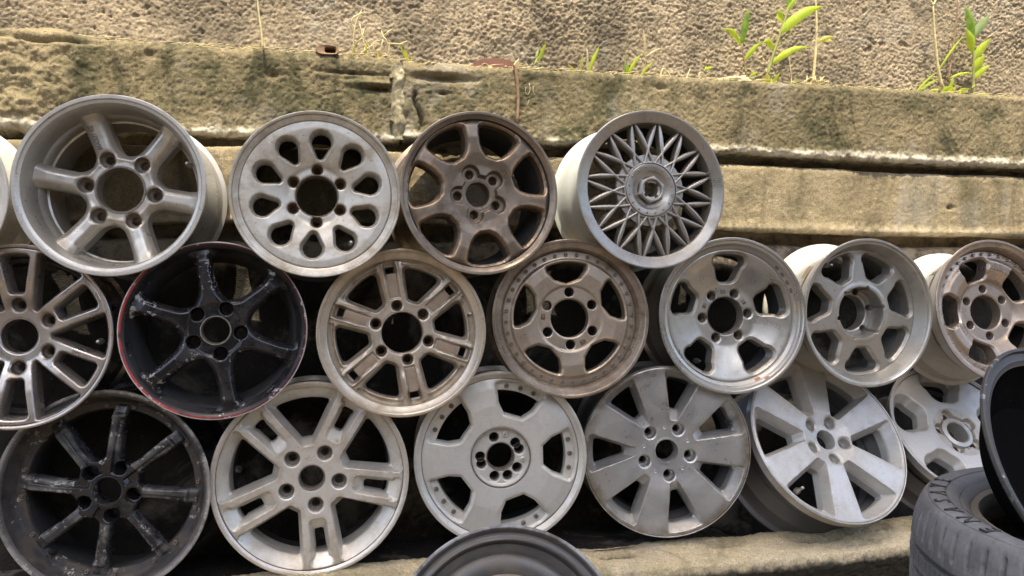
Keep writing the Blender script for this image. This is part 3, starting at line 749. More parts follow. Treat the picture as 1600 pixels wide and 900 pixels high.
# 6: black with red line
root, S = wheel('black six-spoke wheel with chipped paint and a worn red line round its edge', (336.38, 516.4, .2078, .0552, .0499, -.03),
                [(.985, 0), (.972, -.002), (.958, -.022), (.942, -.032), (.93, -.055), (.90, -.10), (.88, -.13)], M_['w6'], lipm=M_['w6l'])
def w6d(x, y):
    u, v = fold(x, y, 6, 100); hw = .090+.05*np.clip(.62-u, 0, 1)+.10*np.clip(u-.72, 0, .2)
    hub = np.hypot(x, y)-.335; sp = np.maximum(np.abs(v)-hw, .1-u); d = smin(hub, sp, .20)
    return -smin(d, .885-np.hypot(x, y), .09)
L = circles(5, 65, .268, .078)
Z, _ = build_face(root, S, M_['w6'], .150, .94, prof([(.1, -.065), (.285, -.065), (.305, -.04), (.38, -.03), (.6, -.022), (.8, -.030), (.87, -.058), (.94, -.075)], .02),
                  w6d, w=.018, h=.03, b=.045, lugs=L, nspk=6, a0=100, rhub=.36, skirt=.13, ring=.88)
lug_inserts(root, S, Z, L, M_['w6'], .08, .7); bore_ring(root, S, .152, -.07, STEEL, .018, .014)
for q in (20, -34, -103):
    lathe('locating_hole', [(.024, .004), (.020, .0), (.016, -.05)], DUST_SHADE, root, 12, -.062, pol(.268, q), S=S)

# 7: six channelled spokes
root, S = wheel('beige silver wheel with six channelled spokes between two brown-stained ridges', (629.36, 519.99, .2077, -.0345, .0499, -.03),
                [(.984, 0), (.968, -.003), (.955, -.016), (.895, -.028), (.880, -.040), (.872, -.075), (.84, -.125), (.80, -.15)], M_['w7'])
wa = windows(6, 71, wedge(.40, .785, .06, .235, .05)); wb = windows(6, 101, wedge(.725, .808, .050, .055, .012))
def w7add(x, y, r):
    u, v = fold(x, y, 6, 101)
    c = sstep((.070-np.abs(v))/.014)*sstep((u-.40)/.02)*sstep((.86-u)/.02)
    ridge = .020*np.exp(-((np.abs(v)-.088)/.02)**2)*sstep((r-.45)/.1)
    return ridge-.030*c-.05*sstep((r-.795)/.03)*(np.abs(v) > .155)
L = circles(6, 101, .33, .068)
Z, fo = build_face(root, S, M_['w7'], .255, .862, prof([(.2, -.085), (.4, -.080), (.6, -.070), (.8, -.070), (.87, -.075)], .03),
                   lambda x, y: np.minimum(wa(x, y), wb(x, y)), w=.026, h=.05, b=.018, lugs=L, lb=.02, nspk=6, a0=101, rhub=.39, skirt=.15, add=w7add)
for q in range(6):                                                # brown insert lying in each channel
    a_ = 101+60*q
    V, F = sweep([pol(r_, a_) for r_ in (.44, .52, .60, .68, .715)], .046, -.0955+.012*np.array([0, .3, .6, .9, 1.0]), .02)
    mesh('channel_insert', V*S, F, M_['w7g'], root, sharp=40)
lug_inserts(root, S, Z, L, RUST, .045, .62); bore_ring(root, S, .25, -.09, M_['w7'], .01, .004); valve(root, S, 15, .84, -.14, STEEL, 0)

# 8: five windows with a ring of rivets
root, S = wheel('tan grey wheel with five D-shaped windows inside a full ring of rivets', (892.65, 497.56, .2064, -.1212, .05, -.03),
                [(.984, 0), (.968, -.002), (.955, -.016), (.895, -.028), (.882, -.045), (.868, -.10), (.862, -.12)], M_['w8'])
L = circles(6, 91, .333, .062)
Z, _ = build_face(root, S, M_['w8'], .245, .868, prof([(.24, -.098), (.405, -.098), (.425, -.082), (.6, -.066), (.735, -.075), (.765, -.112), (.87, -.118)], .016),
                  windows(5, 93.6, (inset([(.72*math.cos(t)*1.0, .72*math.sin(t)) for t in np.linspace(-.385, .385, 7)]+[(.60, .25), (.50, .165), (.445, 0), (.50, -.165), (.60, -.25)], .03), .03)),
                  w=.016, h=.018, b=.018, lugs=L, nspk=5, a0=93.6+36, rhub=.42, skirt=.15, ring=.755)
lug_inserts(root, S, Z, L, DUST_SHADE, .04, .93); bolts(root, S, [3+10*i for i in range(36)], .812, -.114, SEAT, .021, 'rivet', .032)
for q, s_ in ((176, 'JWL'), (-61, '12x6')):
    c = pol(.345, q)
    V, F = sweep([pol(.345, q-6), pol(.345, q), pol(.345, q+6)], .022, -.0955, .003); pl = mesh('stamp_plate', V*S, F, RUST, root)
    M = Matrix.Translation((c[0]*S, c[1]*S, -.0945*S)) @ Matrix.Rotation(R(q+90), 4, 'Z'); lettering('stamp_lettering', s_, root, None, 0, .0065, M_['w8'], .0001, M=M)

# 9: five windows, stepped lip
root, S = wheel('satin silver dished wheel with five tapered windows and grey marks inside its lip', (1146.87, 493.07, .2142, -.0715, .05, -.03),
                [(.985, 0), (.968, -.002), (.955, -.018), (.925, -.024), (.912, -.040), (.900, -.062), (.862, -.082), (.852, -.10)], M_['w9'])
L = circles(6, 65, .315, .062)
Z, _ = build_face(root, S, M_['w9'], .245, .858, prof([(.24, -.26), (.40, -.255), (.55, -.20), (.7, -.135), (.83, -.095), (.86, -.095)], .05),
                  windows(5, 89, wedge(.44, .80, .115, .222, .085)), w=.022, h=.025, b=.018, lugs=L, lb=.025, nspk=5, a0=125, rhub=.43, skirt=.18, ring=.80)
lug_inserts(root, S, Z, L, SEAT, .06, .6); bore_ring(root, S, .243, -.265, SEAT, .012, .008); valve(root, S, 232, .73, -.16, BLACKP)
MARK = simple('grey_tape_mark', (.12, .115, .095), .8, 0, .3, 90); TAPE = simple('tan_tape_residue', (.42, .32, .19), .8, 0, .4, 70); ORG = simple('orange_paint_mark', (.62, .22, .11), .7, 0, .5, 120)
def patch(nm, a0_, a1_, r0_, r1_, z0_, z1_, m_):
    V = []; n_ = 6
    for i in range(n_):
        for r_, z_ in ((r0_, z0_), (r1_, z1_)): V.append((*pol(r_, a0_+(a1_-a0_)*i/(n_-1)), z_))
    mesh(nm, np.array(V)*S, [[2*i, 2*i+1, 2*i+3, 2*i+2] for i in range(n_-1)], m_, root)
for q in (42, 34.5, 26.5, 19): patch('lip_mark', q, q+4, .868, .897, -.0755, -.061, MARK)
patch('tape_residue', 3, 10, .868, .897, -.0755, -.061, TAPE)
patch('paint_mark', -70, -65, .868, .897, -.0755, -.061, ORG); patch('paint_mark', -62.5, -59, .905, .92, -.046, -.023, ORG)
for q in (95, 35, 155):
    V, F = sweep([pol(.315, q-6), pol(.315, q), pol(.315, q+6)], .02, -.2535, .004); mesh('cast_mark', V*S, F, SEAT, root)

# 10: seven windows, deep hub well
root, S = wheel('plain silver wheel with seven windows round a deep cylindrical hub well', (1358.88, 488.77, .2129, -.0058, .0385, -.03),
                [(.985, 0), (.968, -.002), (.955, -.020), (.930, -.030), (.915, -.060), (.885, -.13), (.855, -.19)], M_['w10'], barm=M_['w10b'], depth=1.0, inm=DUSTG)
LR = circles(6, 12, .350, .032)
rec = (lambda x, y: np.minimum(np.hypot(x, y)-.350, dcirc(x, y, LR)), .24)
L = circles(6, 12, .300, .046)
Z, _ = build_face(root, S, M_['w10'], .245, .866, prof([(.24, -.165), (.38, -.165), (.42, -.175), (.6, -.185), (.8, -.195), (.87, -.19)], .03),
                  windows(7, 66, wedge(.48, .815, .085, .280, .075)), w=.022, h=.03, b=.016, lugs=L, nspk=7, a0=66+25.7, rhub=.44, skirt=.16, rec=rec, ring=.825, bore_skirt=.16)
lug_inserts(root, S, Z, L, SEAT, .02, .7, floor=-.41); valve(root, S, 128, .82, -.2, STEEL)
patch('primer_patch', 136, 149, .923, .923, -.36, -.26, TAPE)

# 11: copper tinted, right edge
root, S = wheel('copper dusted dished wheel with five windows, cut off at the right edge', (1562.1, 484.7, .2159, -.0383, .1725, -.03),
                [(.984, 0), (.968, -.002), (.955, -.016), (.905, -.030), (.892, -.050), (.878, -.12), (.87, -.15)], M_['w11'], barm=M_['w10b'], depth=1.0)
L = circles(6, 92, .335, .060)
Z, _ = build_face(root, S, M_['w11'], .245, .876, prof([(.24, -.24), (.42, -.235), (.47, -.19), (.6, -.125), (.72, -.115), (.77, -.15), (.88, -.155)], .03),
                  windows(5, 107, wedge(.46, .757, .155, .25, .08)), w=.020, h=.03, b=.016, lugs=L, nspk=5, a0=143, rhub=.44, skirt=.17, ring=.765)
lug_inserts(root, S, Z, L, SEAT, .04, .8); bolts(root, S, [3+10*i for i in range(36)], .822, -.150, M_['w11'], .020, 'rivet', .032)
a = R(133); ra = Vector((math.cos(a), math.sin(a), 0)); ta = Vector((math.sin(a), -math.cos(a), 0)); pa_ = ra*.8225*S+Vector((0, 0, -.50*S))
M = Matrix(((0, ta.x, ra.x, pa_.x), (0, ta.y, ra.y, pa_.y), (1, 0, 0, pa_.z), (0, 0, 0, 1)))
lettering('chalk_mark', 'X2', next(o for o in root.children if o.name.startswith('barrel')), None, 0, .022, INK, .0003, shear=.3, M=M)

# 12: black twin-edge spokes
root, S = wheel('large black wheel with eight thin scraped spokes and a scuffed lip, bottom left', (161.5, 770.67, .2371, -.1013, .0504, 0),
                [(.985, 0), (.968, -.003), (.950, -.020), (.935, -.028), (.925, -.06), (.895, -.16), (.865, -.19), (.80, -.205), (.79, -.23)], M_['w12'], lipm=M_['w12l'], depth=.95)
def w12d(x, y):
    u, v = fold(x, y, 8, 84); hub = np.hypot(x, y)-.325-.02*np.cos(np.arctan2(y, x)*8-R(84*8))
    sp = np.maximum(np.abs(v+.05*np.clip(u-.3, 0, 1)**2)-.052-.05*np.clip(u-.5, 0, 1), .1-u)
    return -smin(hub, sp, .03)
def w12a(x, y, r):
    u, v = fold(x, y, 8, 84)
    return -.045*sstep((-v-.05*np.clip(u-.3, 0, 1)**2-.006)/.014)*sstep((r-.16)/.06)*sstep((.74-r)/.05)-.030*sstep((r-.735)/.03)
L = circles(5, 134, .243, .068)
Z, fo = build_face(root, S, M_['w12s'], .132, .845, prof([(.1, -.10), (.3, -.085), (.5, -.085), (.75, -.115), (.85, -.15)], .02),
                   w12d, w=.010, h=.015, b=.010, lugs=L, nspk=8, a0=84, rhub=.33, skirt=.13, add=w12a)
for o in fo:
    if o.name.startswith('hub'): o.data.materials[0] = M_['w12']
lug_inserts(root, S, Z, L, M_['w12'], .07, .75); bore_ring(root, S, .135, -.10, M_['w12l'], .014, .008)
bolts(root, S, [84+45*i+s_*9 for i in range(8) for s_ in (-1, 1)], .832, -.197, SEAT, .019, 'bolt', .03)
valve(root, S, -132, .80, -.2, BLACKP)

# 13: five double spokes with slots
root, S = wheel('pale silver wheel with five slotted double spokes and a yellowed edge', (487.02, 748.11, .2367, -.0015, .0501, 0),
                [(.985, 0), (.970, -.003), (.955, -.012), (.945, -.022)], M_['w13'], depth=.85)
wa, pa, oa = pocket(5, 97, .335, .940, .06, .392, .825, .40, .036, .13, .05)
wb_, pb, ob = pocket(5, 61, .42, .925, .092, .106, .795, .54, .044, .095, .06)
w13add = lambda x, y, r: pa(x, y, r)+pb(x, y, r)
L = circles(5, 134, .282, .080)
Z, _ = build_face(root, S, M_['w13'], .125, .948, prof([(.12, -.045), (.3, -.038), (.5, -.022), (.7, -.015), (.88, -.020), (.95, -.030)], .03),
                  lambda x, y: np.minimum(wa(x, y), wb_(x, y)), w=.006, h=.006, b=.004, lugs=L, lb=.014, nspk=5, a0=61, add=w13add, creases=[(oa, 0), (oa, -.036), (ob, 0), (ob, -.044)], rhub=.40, skirt=.10, ring=.915)
lug_inserts(root, S, Z, L, SEAT, .075, .52); bore_ring(root, S, .125, -.05, SEAT, .014, .008); valve(root, S, 171, .74, -.13, BLACKP)

# 14: five wide spokes, hub bowl
root, S = wheel('grey white wheel with five broad flat spokes and a round hub bowl of many holes', (783.4, 716.06, .2249, -.1087, .0458, 0),
                [(.984, 0), (.966, -.003), (.955, -.018), (.930, -.034), (.915, -.055)], M_['w14'])
HB = [(108, .235), (41, .235), (20, .235), (-34, .235), (-69, .235), (-107, .235), (179, .235), (200, .235)]
L = [(*pol(r_, q), .060) for q, r_ in HB]
Z, _ = build_face(root, S, M_['w14'], .158, .922, prof([(.15, -.105), (.315, -.100), (.340, -.050), (.36, -.038), (.6, -.026), (.8, -.040), (.93, -.066)], .012),
                  windows(5, 73, (inset([(.495, -.11), (.60, -.205), (.72, -.255), (.80, -.295), (.850, -.20), (.873, -.07), (.873, .07), (.850, .20), (.80, .295), (.72, .255), (.60, .205), (.495, .11)], .02), .02)),
                  w=.018, h=.02, b=.020, lugs=L, nspk=5, a0=109, rhub=.37, skirt=.13, ring=.895)
lug_inserts(root, S, Z, L, SEAT, .06, .8); bore_ring(root, S, .158, -.105, SEAT, .010, .006)
lathe('hub_groove', [(.352, -.045), (.346, -.030), (.338, -.030), (.333, -.06)], SEAT, root, 96, S=S)
lathe('rivet_ring', [(.885, -.08), (.875, -.115), (.775, -.125), (.768, -.15), (.765, -.22)], M_['w14'], root, 128, S=S, sharp=35)
bolts(root, S, [73+72*i+k*11.5 for i in range(5) for k in (-1, 0, 1)], .822, -.120, SEAT, .024, 'rivet', .03)
for q in (78, -7):
    lathe('hub_post', [(.032, -.01), (.030, .02), (.020, .03), (.012, .03), (.010, .012)], M_['w14'], root, 12, -.10, pol(.262, q), S=S)

# 15: seven broad spokes
root, S = wheel('gritty silver wheel with seven broad flat spokes and a brown worn rim', (1042.98, 705.49, .2328, -.1642, .0494, 0),
                [(.990, -.001), (.986, -.003)], M_['w15'], barm=M_['w2b'])
L = circles(5, 132, .287, .072)
w15w, w15p, w15o = pocket(7, 77.3, .365, .945, .045, .228, .86, .49, .040, .12, .04)
Z, _ = build_face(root, S, M_['w15'], .130, .988, prof([(.12, -.052), (.2, -.046), (.3, -.040), (.45, -.020), (.6, -.010), (.88, -.004), (.99, -.002)], .03),
                  w15w, w=.006, h=.006, b=.004, add=w15p, creases=[(w15o, 0), (w15o, -.040)], lugs=L, lb=.018, nspk=7, a0=103, rhub=.40, skirt=.10, ring=.955)
lug_inserts(root, S, Z, L, M_['w15'], .075, .55); bore_ring(root, S, .132, -.055, M_['w15'], .024, .022); valve(root, S, 22, .82, -.11, BLACKP)
for q in circles(5, 96, .275, .022):
    lathe('dimple', [(.024, .002), (.020, .008), (.012, .005), (.001, .003)], M_['w15'], root, 12, -.043, q[:2], S=S)

# 16: six broad spokes, leaning back
root, S = wheel('flat silver wheel with six broad spokes leaning far back beside the tyre pile', (1296.4, 683.55, .2489, .0858, .5708, 0),
                [(.990, -.001), (.984, -.004)], M_['w16'], barm=M_['w2b'], depth=.8, inm=DUSTG)
L = circles(5, 128, .235, .066)
w16w, w16p, w16o = pocket(6, 51, .310, .950, .055, .315, .86, .40, .045, .12, .04)
Z, _ = build_face(root, S, M_['w16'], .115, .986, prof([(.1, -.085), (.16, -.075), (.26, -.045), (.33, -.022), (.6, -.012), (.9, -.006), (.99, -.002)], .03),
                  w16w, w=.006, h=.006, b=.004, add=w16p, creases=[(w16o, 0), (w16o, -.045)], lugs=L, lb=.03, nspk=6, a0=81, rhub=.34, skirt=.10, ring=.958)
lug_inserts(root, S, Z, L, M_['w16'], .05, .6); bore_ring(root, S, .118, -.085, M_['w16'], .02, .01); valve(root, S, 222, .80, -.13, STEEL)

# 17: five wide webs, leaning back, far right of the bottom row
root, S = wheel('silver wheel with five wide webs and a rusty hub recess, leaning back behind the tyres', (1501.6, 671.4, .225, -.003, .686, .03),
                [(.986, -.001), (.974, -.004), (.962, -.014), (.945, -.02)], M_['w17'], barm=M_['w2b'], depth=.8)
LR = circles(5, 24, .255, .092)
rec = (lambda x, y: smin(dcirc(x, y, LR), np.hypot(x, y)-.25, .02), .07)
L = circles(5, 24, .255, .045)
Z, fo = build_face(root, S, M_['w17'], .150, .955, prof([(.1, -.060), (.3, -.055), (.5, -.030), (.8, -.030), (.96, -.035)], .04),
                   windows(5, 83, wedge(.52, .85, .12, .245, .08)), w=.070, h=.11, b=.025, lugs=L, nspk=5, a0=119, rhub=.36, skirt=.10, rec=rec, ring=.925)
for o in fo:
    if o.name.startswith('hub'): o.data.materials[0] = M_['w17g']
lathe('hub_cone', [(.225, -.128), (.215, -.075), (.165, -.060), (.150, -.075), (.148, -.2)], M_['w17'], root, 64, S=S, sharp=35)
lug_inserts(root, S, Z, L, RUST, .02, .75, floor=-.125)

# ---------------------------------------------------------------- small pieces become sub-parts of the part they sit in
HUBW = ('lug_hole', 'centre_bore', 'dimple', 'locating_hole', 'hub_post', 'hub_groove', 'cast_mark', 'stamp_plate', 'stamp_lettering', 'hub_cone')
for root in [o for o in COL.objects if o.parent is None and o.name.startswith('alloy_wheel')]:
    ch = list(root.children); f = lambda n_: next((o for o in ch if o.name.split('.')[0] == n_), None)
    hub = f('hub') or f('wheel_disc'); lip = f('rim_lip'); ring = f('rivet_ring') or f('outer_ring') or f('centre_cap') or lip
    for o in ch:
        k = o.name.split('.')[0]
        if k in HUBW and hub: o.parent = hub
        elif k == 'cap_slot': o.parent = f('hex_nut')
        elif k in ('valve_stem', 'lip_mark', 'tape_residue', 'paint_mark', 'barrel_lettering'): o.parent = lip
        elif k in ('rivet', 'bolt'): o.parent = ring
        elif k == 'primer_patch': o.parent = f('barrel')
        elif k == 'channel_insert' or k == 'spoke_lettering':
            p_ = Vector((0, 0, 0))
            for v_ in o.data.vertices: p_ += o.matrix_basis @ v_.co
            p_ /= len(o.data.vertices)
            o.parent = min((q for q in ch if q.name.split('.')[0] == 'spoke'), key=lambda q: (sum((v_.co for v_ in q.data.vertices), Vector())/len(q.data.vertices)-p_).length)

# ---------------------------------------------------------------- steel wheel in front of the kerb, tyres, black rim
M_['steel'] = paint('dark_steel_paint', (.085, .085, .082), (.17, .135, .09), .55, .35, .34, edge=.4, rim_dirt=(.955, .975, .9, (.36, .36, .35)))
M_['brown'] = paint('brown_dusted_steel', (.20, .165, .12), (.10, .08, .06), .6, .2, .5)
def mpose(c, yaw, pit):
    n = np.array([math.sin(yaw)*math.cos(pit), -math.cos(yaw)*math.cos(pit), math.sin(pit)])
    x = np.array([math.cos(yaw), math.sin(yaw), 0]); y = np.cross(n, x)
    return Matrix(((x[0], y[0], n[0], c[0]), (x[1], y[1], n[1], c[1]), (x[2], y[2], n[2], c[2]), (0, 0, 0, 1)))
S = .25
root = thing('steel_wheel', 'dark steel wheel leaning against the kerb, only its top showing', 'wheel', mpose((.357, -.395, .176), R(-6), R(26)))
lathe('rim_lip', [(.965, -.045), (.985, -.04), (1.0, -.022), (1.0, -.006), (.992, 0), (.975, -.002), (.962, -.016), (.950, -.045), (.925, -.062), (.895, -.060), (.880, -.052)], M_['steel'], root, 192, S=S, sharp=38)
lathe('rim_well', [(.880, -.052), (.868, -.060), (.855, -.110), (.850, -.125), (.80, -.135), (.775, -.150)], M_['steel'], root, 160, S=S, sharp=28)
lathe('wheel_disc', [(.775, -.150), (.765, -.140), (.72, -.128), (.64, -.132), (.60, -.150)], M_['steel'], root, 160, S=S, sharp=40)
lathe('disc_dome', [(.60, -.150), (.585, -.142), (.54, -.120), (.45, -.10), (.36, -.11), (.30, -.15), (.27, -.16), (.26, -.22)], M_['brown'], root, 128, S=S, sharp=40)
lathe('barrel', [(.965, -.045), (.92, -.06), (.92, -.16), (.84, -.25), (.84, -.48), (.93, -.56), (1.0, -.6), (.985, -.61), (.78, -.45)], M_['w2b'], root, 96, S=S, sharp=30)

def rubber(name, base, dust):
    s = MB(name); v = s.mapped((3, 1, 2)); n = s.noise(v, 16, 6, .65, .4); f = s.noise(v, 160, 4, .7)
    er, gr, br = s.wear()
    c = s.mix(s.ramp(n, .34, .68, 0, .75), base, dust); c = s.mix(s.ramp(f, .45, .7, 0, .4), c, tuple(q*.6 for q in base))
    k = s.noise(v, 55, 4, .6); c = s.mix(s.ramp(k, .70, .76, 0, .6), c, (.16, .16, .155))
    c = s.mix(s.math('MULTIPLY', er, s.ramp(n, .25, .6, .4, 1)), c, (.20, .16, .11))
    s.bump(f, .2, .0015)
    return s.out(c, s.ramp(n, .3, .7, .50, .75), 0, .45)
RUB = rubber('worn_tyre_rubber', (.105, .105, .105), (.21, .206, .198))
def tyre_mesh():
    pr = [(.222, -.060), (.210, -.045), (.208, -.028), (.214, -.014), (.221, -.011), (.224, -.016), (.227, -.011), (.236, -.004), (.2375, -.0065), (.2395, -.0035),
          (.246, .0005), (.2535, .0035), (.255, .0020), (.2565, .0042), (.262, .0048), (.270, .0044), (.2765, .0028), (.278, .0005), (.2795, .0018), (.282, .0005),
          (.288, -.005), (.296, -.014), (.303, -.026), (.308, -.040), (.3105, -.052), (.3112, -.057), (.2950, -.0595), (.2950, -.0655), (.3122, -.068),
          (.3132, -.078), (.3135, -.088), (.2970, -.0905), (.2970, -.0965), (.3137, -.099), (.3137, -.109), (.3137, -.119), (.2970, -.1215), (.2970, -.1275), (.3132, -.130),
          (.3125, -.140), (.311, -.155), (.305, -.178), (.293, -.196), (.278, -.206), (.25, -.208), (.222, -.20), (.208, -.18), (.222, -.155)]
    dense = [pr[0]]
    for a_, b_ in zip(pr, pr[1:]):
        n_ = 3 if a_[0] > .283 and b_[0] > .283 and math.dist(a_, b_) > .006 else 1
        for i in range(1, n_+1): dense.append((a_[0]+(b_[0]-a_[0])*i/n_, a_[1]+(b_[1]-a_[1])*i/n_))
    dense = [(.283+(r_-.283)*.55 if r_ > .283 else r_, z_) for r_, z_ in dense]
    V, F = lathe_vf(dense, 1000)
    r = np.hypot(V[:, 0], V[:, 1]); th = np.degrees(np.arctan2(V[:, 1], V[:, 0])); z = V[:, 2]
    def sipe(per, off, wid, zlo, zhi, slant, dep):
        ph = (th+off+slant*(z-zhi)/.05) % per; m = np.minimum(ph, per-ph)
        return dep*np.clip(1-m/wid, 0, 1)*sstep((z-zlo)/.003)*sstep((zhi-z)/.003)
    wob = 1.0
    d = sipe(5.0, 0, .75, -.046, -.010, 1.2, .0075)+sipe(2.5, .8, .6, -.089, -.067, -1.5, .006)+sipe(2.5, 1.9, .6, -.120, -.098, 1.5, .006)
    d = d+sipe(5.0, 2.5, .4, -.055, -.036, -.8, .0025)
    d = np.where(r > .283, d+.0012*fbm(th*.25+50, z*60+9, 3), 0)
    k = (r-d)/r; V[:, 0] *= k; V[:, 1] *= k
    a_ = np.zeros((len(V), 3)); a_[:, 0] = np.clip((.232-r)/.014, 0, 1)*.9; a_[:, 1] = r
    return V, F, a_
V, F, A_ = tyre_mesh()
tm = None
TG = 'used tyres piled at the right'
for k, (zt, lb) in enumerate(((.630, 'worn grey tyre lying flat with a black rim stuck in its hole'), (.420, 'middle tyre of the pile, under the worn grey tyre'), (.212, 'lowest tyre of the pile, resting on the ground'))):
    root = thing('tyre', lb, 'tyre', Matrix.Translation((1.057+.004*k, -1.166+.006*k, zt)) @ Matrix.Rotation(R(.9 if k == 0 else .2), 4, 'X') @ Matrix.Rotation(R(40*k), 4, 'Z'), TG)
    if tm is None: tm = mesh('tread_and_sidewall', V, F, RUB, root, attr=A_, sharp=35)
    else:
        o = bpy.data.objects.new('tread_and_sidewall', tm.data); COL.objects.link(o); o.parent = root
    if k == 0:
        RUBL = rubber('raised_tyre_lettering', (.030, .031, .033), (.05, .05, .05))
        for i, ch in enumerate('ENASAVE'):
            t = R(176-8.6*i)
            M = Matrix.Translation((.2645*math.cos(t), .2645*math.sin(t), .0046)) @ Matrix.Rotation(t-math.pi/2, 4, 'Z')
            lettering('sidewall_lettering', ch, root, None, 0, .030, RUBL, .0012, M=M)
M_['blk'] = paint('black_rim_paint', (.006, .006, .006), (.012, .011, .010), .5, .0, .85)
S = .19
root = thing('black_rim', 'black wheel rim standing tilted in the hole of the grey tyre', 'wheel', mpose((1.056, -1.05, .672), R(14), R(29.1)))
M_['blk'].node_tree.nodes['Principled BSDF'].inputs['Specular IOR Level'].default_value = .0
M_['blkl'] = paint('scuffed_grey_lip', (.045, .044, .042), (.09, .085, .07), .5, .1, .45, chip=(.30, .29, .27), chip_amt=.02)
lathe('rim_lip', [(.955, -.06), (.985, -.05), (1.0, -.03), (1.0, -.010), (.99, 0), (.975, -.004), (.962, -.03), (.93, -.042), (.905, -.040), (.890, -.052), (.868, -.062)], M_['blkl'], root, 160, S=S, sharp=35)
lathe('inner_barrel', [(.868, -.062), (.845, -.10), (.74, -.22), (.60, -.33), (.3, -.36), (.0005, -.36)], M_['blk'], root, 96, S=S, sharp=30)
lathe('barrel', [(.955, -.06), (.90, -.08), (.80, -.2), (.64, -.36), (.3, -.39), (.0005, -.39)], M_['blk'], root, 96, S=S, sharp=30)

# ---------------------------------------------------------------- plants and litter on the ledge
def leafmat(name, col, col2, trans=.55):
    m = bpy.data.materials.new(name); m.use_nodes = True; t = m.node_tree; t.nodes.clear()
    o = t.nodes.new('ShaderNodeOutputMaterial'); mx = t.nodes.new('ShaderNodeMixShader'); p = t.nodes.new('ShaderNodeBsdfPrincipled'); tr = t.nodes.new('ShaderNodeBsdfTranslucent')
    tc = t.nodes.new('ShaderNodeTexCoord'); n = t.nodes.new('ShaderNodeTexNoise'); n.inputs['Scale'].default_value = 60; r = t.nodes.new('ShaderNodeValToRGB')
    r.color_ramp.elements[0].position = .38; r.color_ramp.elements[1].position = .62
    r.color_ramp.elements[0].color = (*col, 1); r.color_ramp.elements[1].color = (*col2, 1)
    t.links.new(tc.outputs['Object'], n.inputs[0]); t.links.new(n.outputs[0], r.inputs[0])
    t.links.new(r.outputs[0], p.inputs['Base Color']); t.links.new(r.outputs[0], tr.inputs[0]); p.inputs['Roughness'].default_value = .45
    mx.inputs[0].default_value = trans; t.links.new(p.outputs[0], mx.inputs[1]); t.links.new(tr.outputs[0], mx.inputs[2]); t.links.new(mx.outputs[0], o.inputs[0])
    return m
LIME = leafmat('lime_leaf', (.62, .74, .05), (.50, .68, .06)); GREEN = leafmat('green_leaf', (.24, .44, .06), (.42, .60, .10)); YEL = leafmat('yellow_leaf', (.66, .62, .10), (.58, .58, .14))
PALE = leafmat('pale_green_leaf', (.42, .55, .25), (.36, .48, .16)); DRY = leafmat('dry_grass', (.78, .68, .36), (.62, .52, .26), .3); STEM = leafmat('green_stem', (.30, .33, .08), (.26, .24, .08), .2)
BROWN = leafmat('brown_stem', (.22, .13, .07), (.30, .19, .10), .1)
def pxm(u, v, Y): return float(np.linalg.norm(at(u+1, v, Y)-at(u, v, Y)))
def leaf(nm, root, a_, b_, wpx, mat, Y=.25, fwd=.02, sag=.0, twist=.25, seed=0):
    """a folded leaf from pixel a to pixel b, leaning forward by fwd metres at its tip"""
    p0 = at(*a_, Y); p1 = at(*b_, Y); p1 = p1+np.array([0, -fwd, 0]); k = 9; t = np.linspace(0, 1, k)
    ax = p1-p0; side = np.cross(ax, [0, 1., 0]); side /= np.linalg.norm(side)+1e-9; up = np.cross(side, ax); up /= np.linalg.norm(up)
    wm = wpx*pxm(*a_, Y)/2; ww = .78*wm*np.sin(np.pi*np.clip(t*.93+.05, 0, 1)**.75)**1.15; ww[-1] = wm*.03
    ln = np.linalg.norm(ax); sag = sag+.10*ln; c = p0+t[:, None]*ax+np.outer(np.sin(t*np.pi)*sag, [0, -.6, .8])
    rd = np.random.RandomState(seed+int(a_[0]*7+b_[1]*3) % 9999); V = []
    for i in range(k):
        tw = twist*math.sin(t[i]*3+rd.rand()); s_ = side*math.cos(tw)+up*math.sin(tw); e = 1+.10*rd.randn()
        for q, h in ((-1, .28), (-.5, .10), (0, 0), (.5, .10), (1, .28)): V.append(c[i]+s_*q*ww[i]*e+up*h*ww[i])
    F = [[i*5+j, i*5+j+1, (i+1)*5+j+1, (i+1)*5+j] for i in range(k-1) for j in range(4)]
    loc = np.array(root.location) if root else np.zeros(3)
    return mesh(nm, np.array(V)-loc, F, mat, root)
def smoothpts(pts, n=14):
    P = np.asarray(pts, float); t = np.linspace(0, len(P)-1, n); i = np.minimum(t.astype(int), len(P)-2); f = (t-i)[:, None]
    Q = P[i]*(1-f)+P[i+1]*f
    for _ in range(2): Q[1:-1] = .25*Q[:-2]+.5*Q[1:-1]+.25*Q[2:]
    return Q
def stem(nm, root, pts, rpx, mat, Y=.25, bow=0.0, taper=.5):
    P = [at(u, v, Y) for u, v in pts]; P = smoothpts(P); P[:, 1] -= bow*np.sin(np.linspace(0, 3.1, len(P)))
    r_ = 1.35*rpx*pxm(*pts[0], Y)*np.linspace(1, taper, len(P)); loc = np.array(root.location) if root else np.zeros(3)
    V, F = tube_vf(P-loc, r_, 6); return mesh(nm, V, F, mat, root)
def plant(label, cat, base, Y=.25, nm='seedling', group=None):
    return thing(nm, label, cat, Matrix.Translation(at(*base, Y)), group)
p = plant('small seedling with three lime leaves beside the cream foam lump', 'plant', (1168, 137))
stem('stem', p, [(1168, 138), (1165, 110), (1162, 90), (1159, 68)], 1.5, BROWN)
leaf('leaf', p, (1159, 70), (1162, 17), 13, GREEN, fwd=.03); leaf('leaf', p, (1158, 70), (1121, 49), 11, LIME, fwd=.03, sag=.004); leaf('leaf', p, (1163, 95), (1185, 68), 10, LIME, fwd=.025); leaf('leaf', p, (1170, 121), (1181, 115), 5, LIME); leaf('leaf', p, (1167, 112), (1158, 107), 4, GREEN)
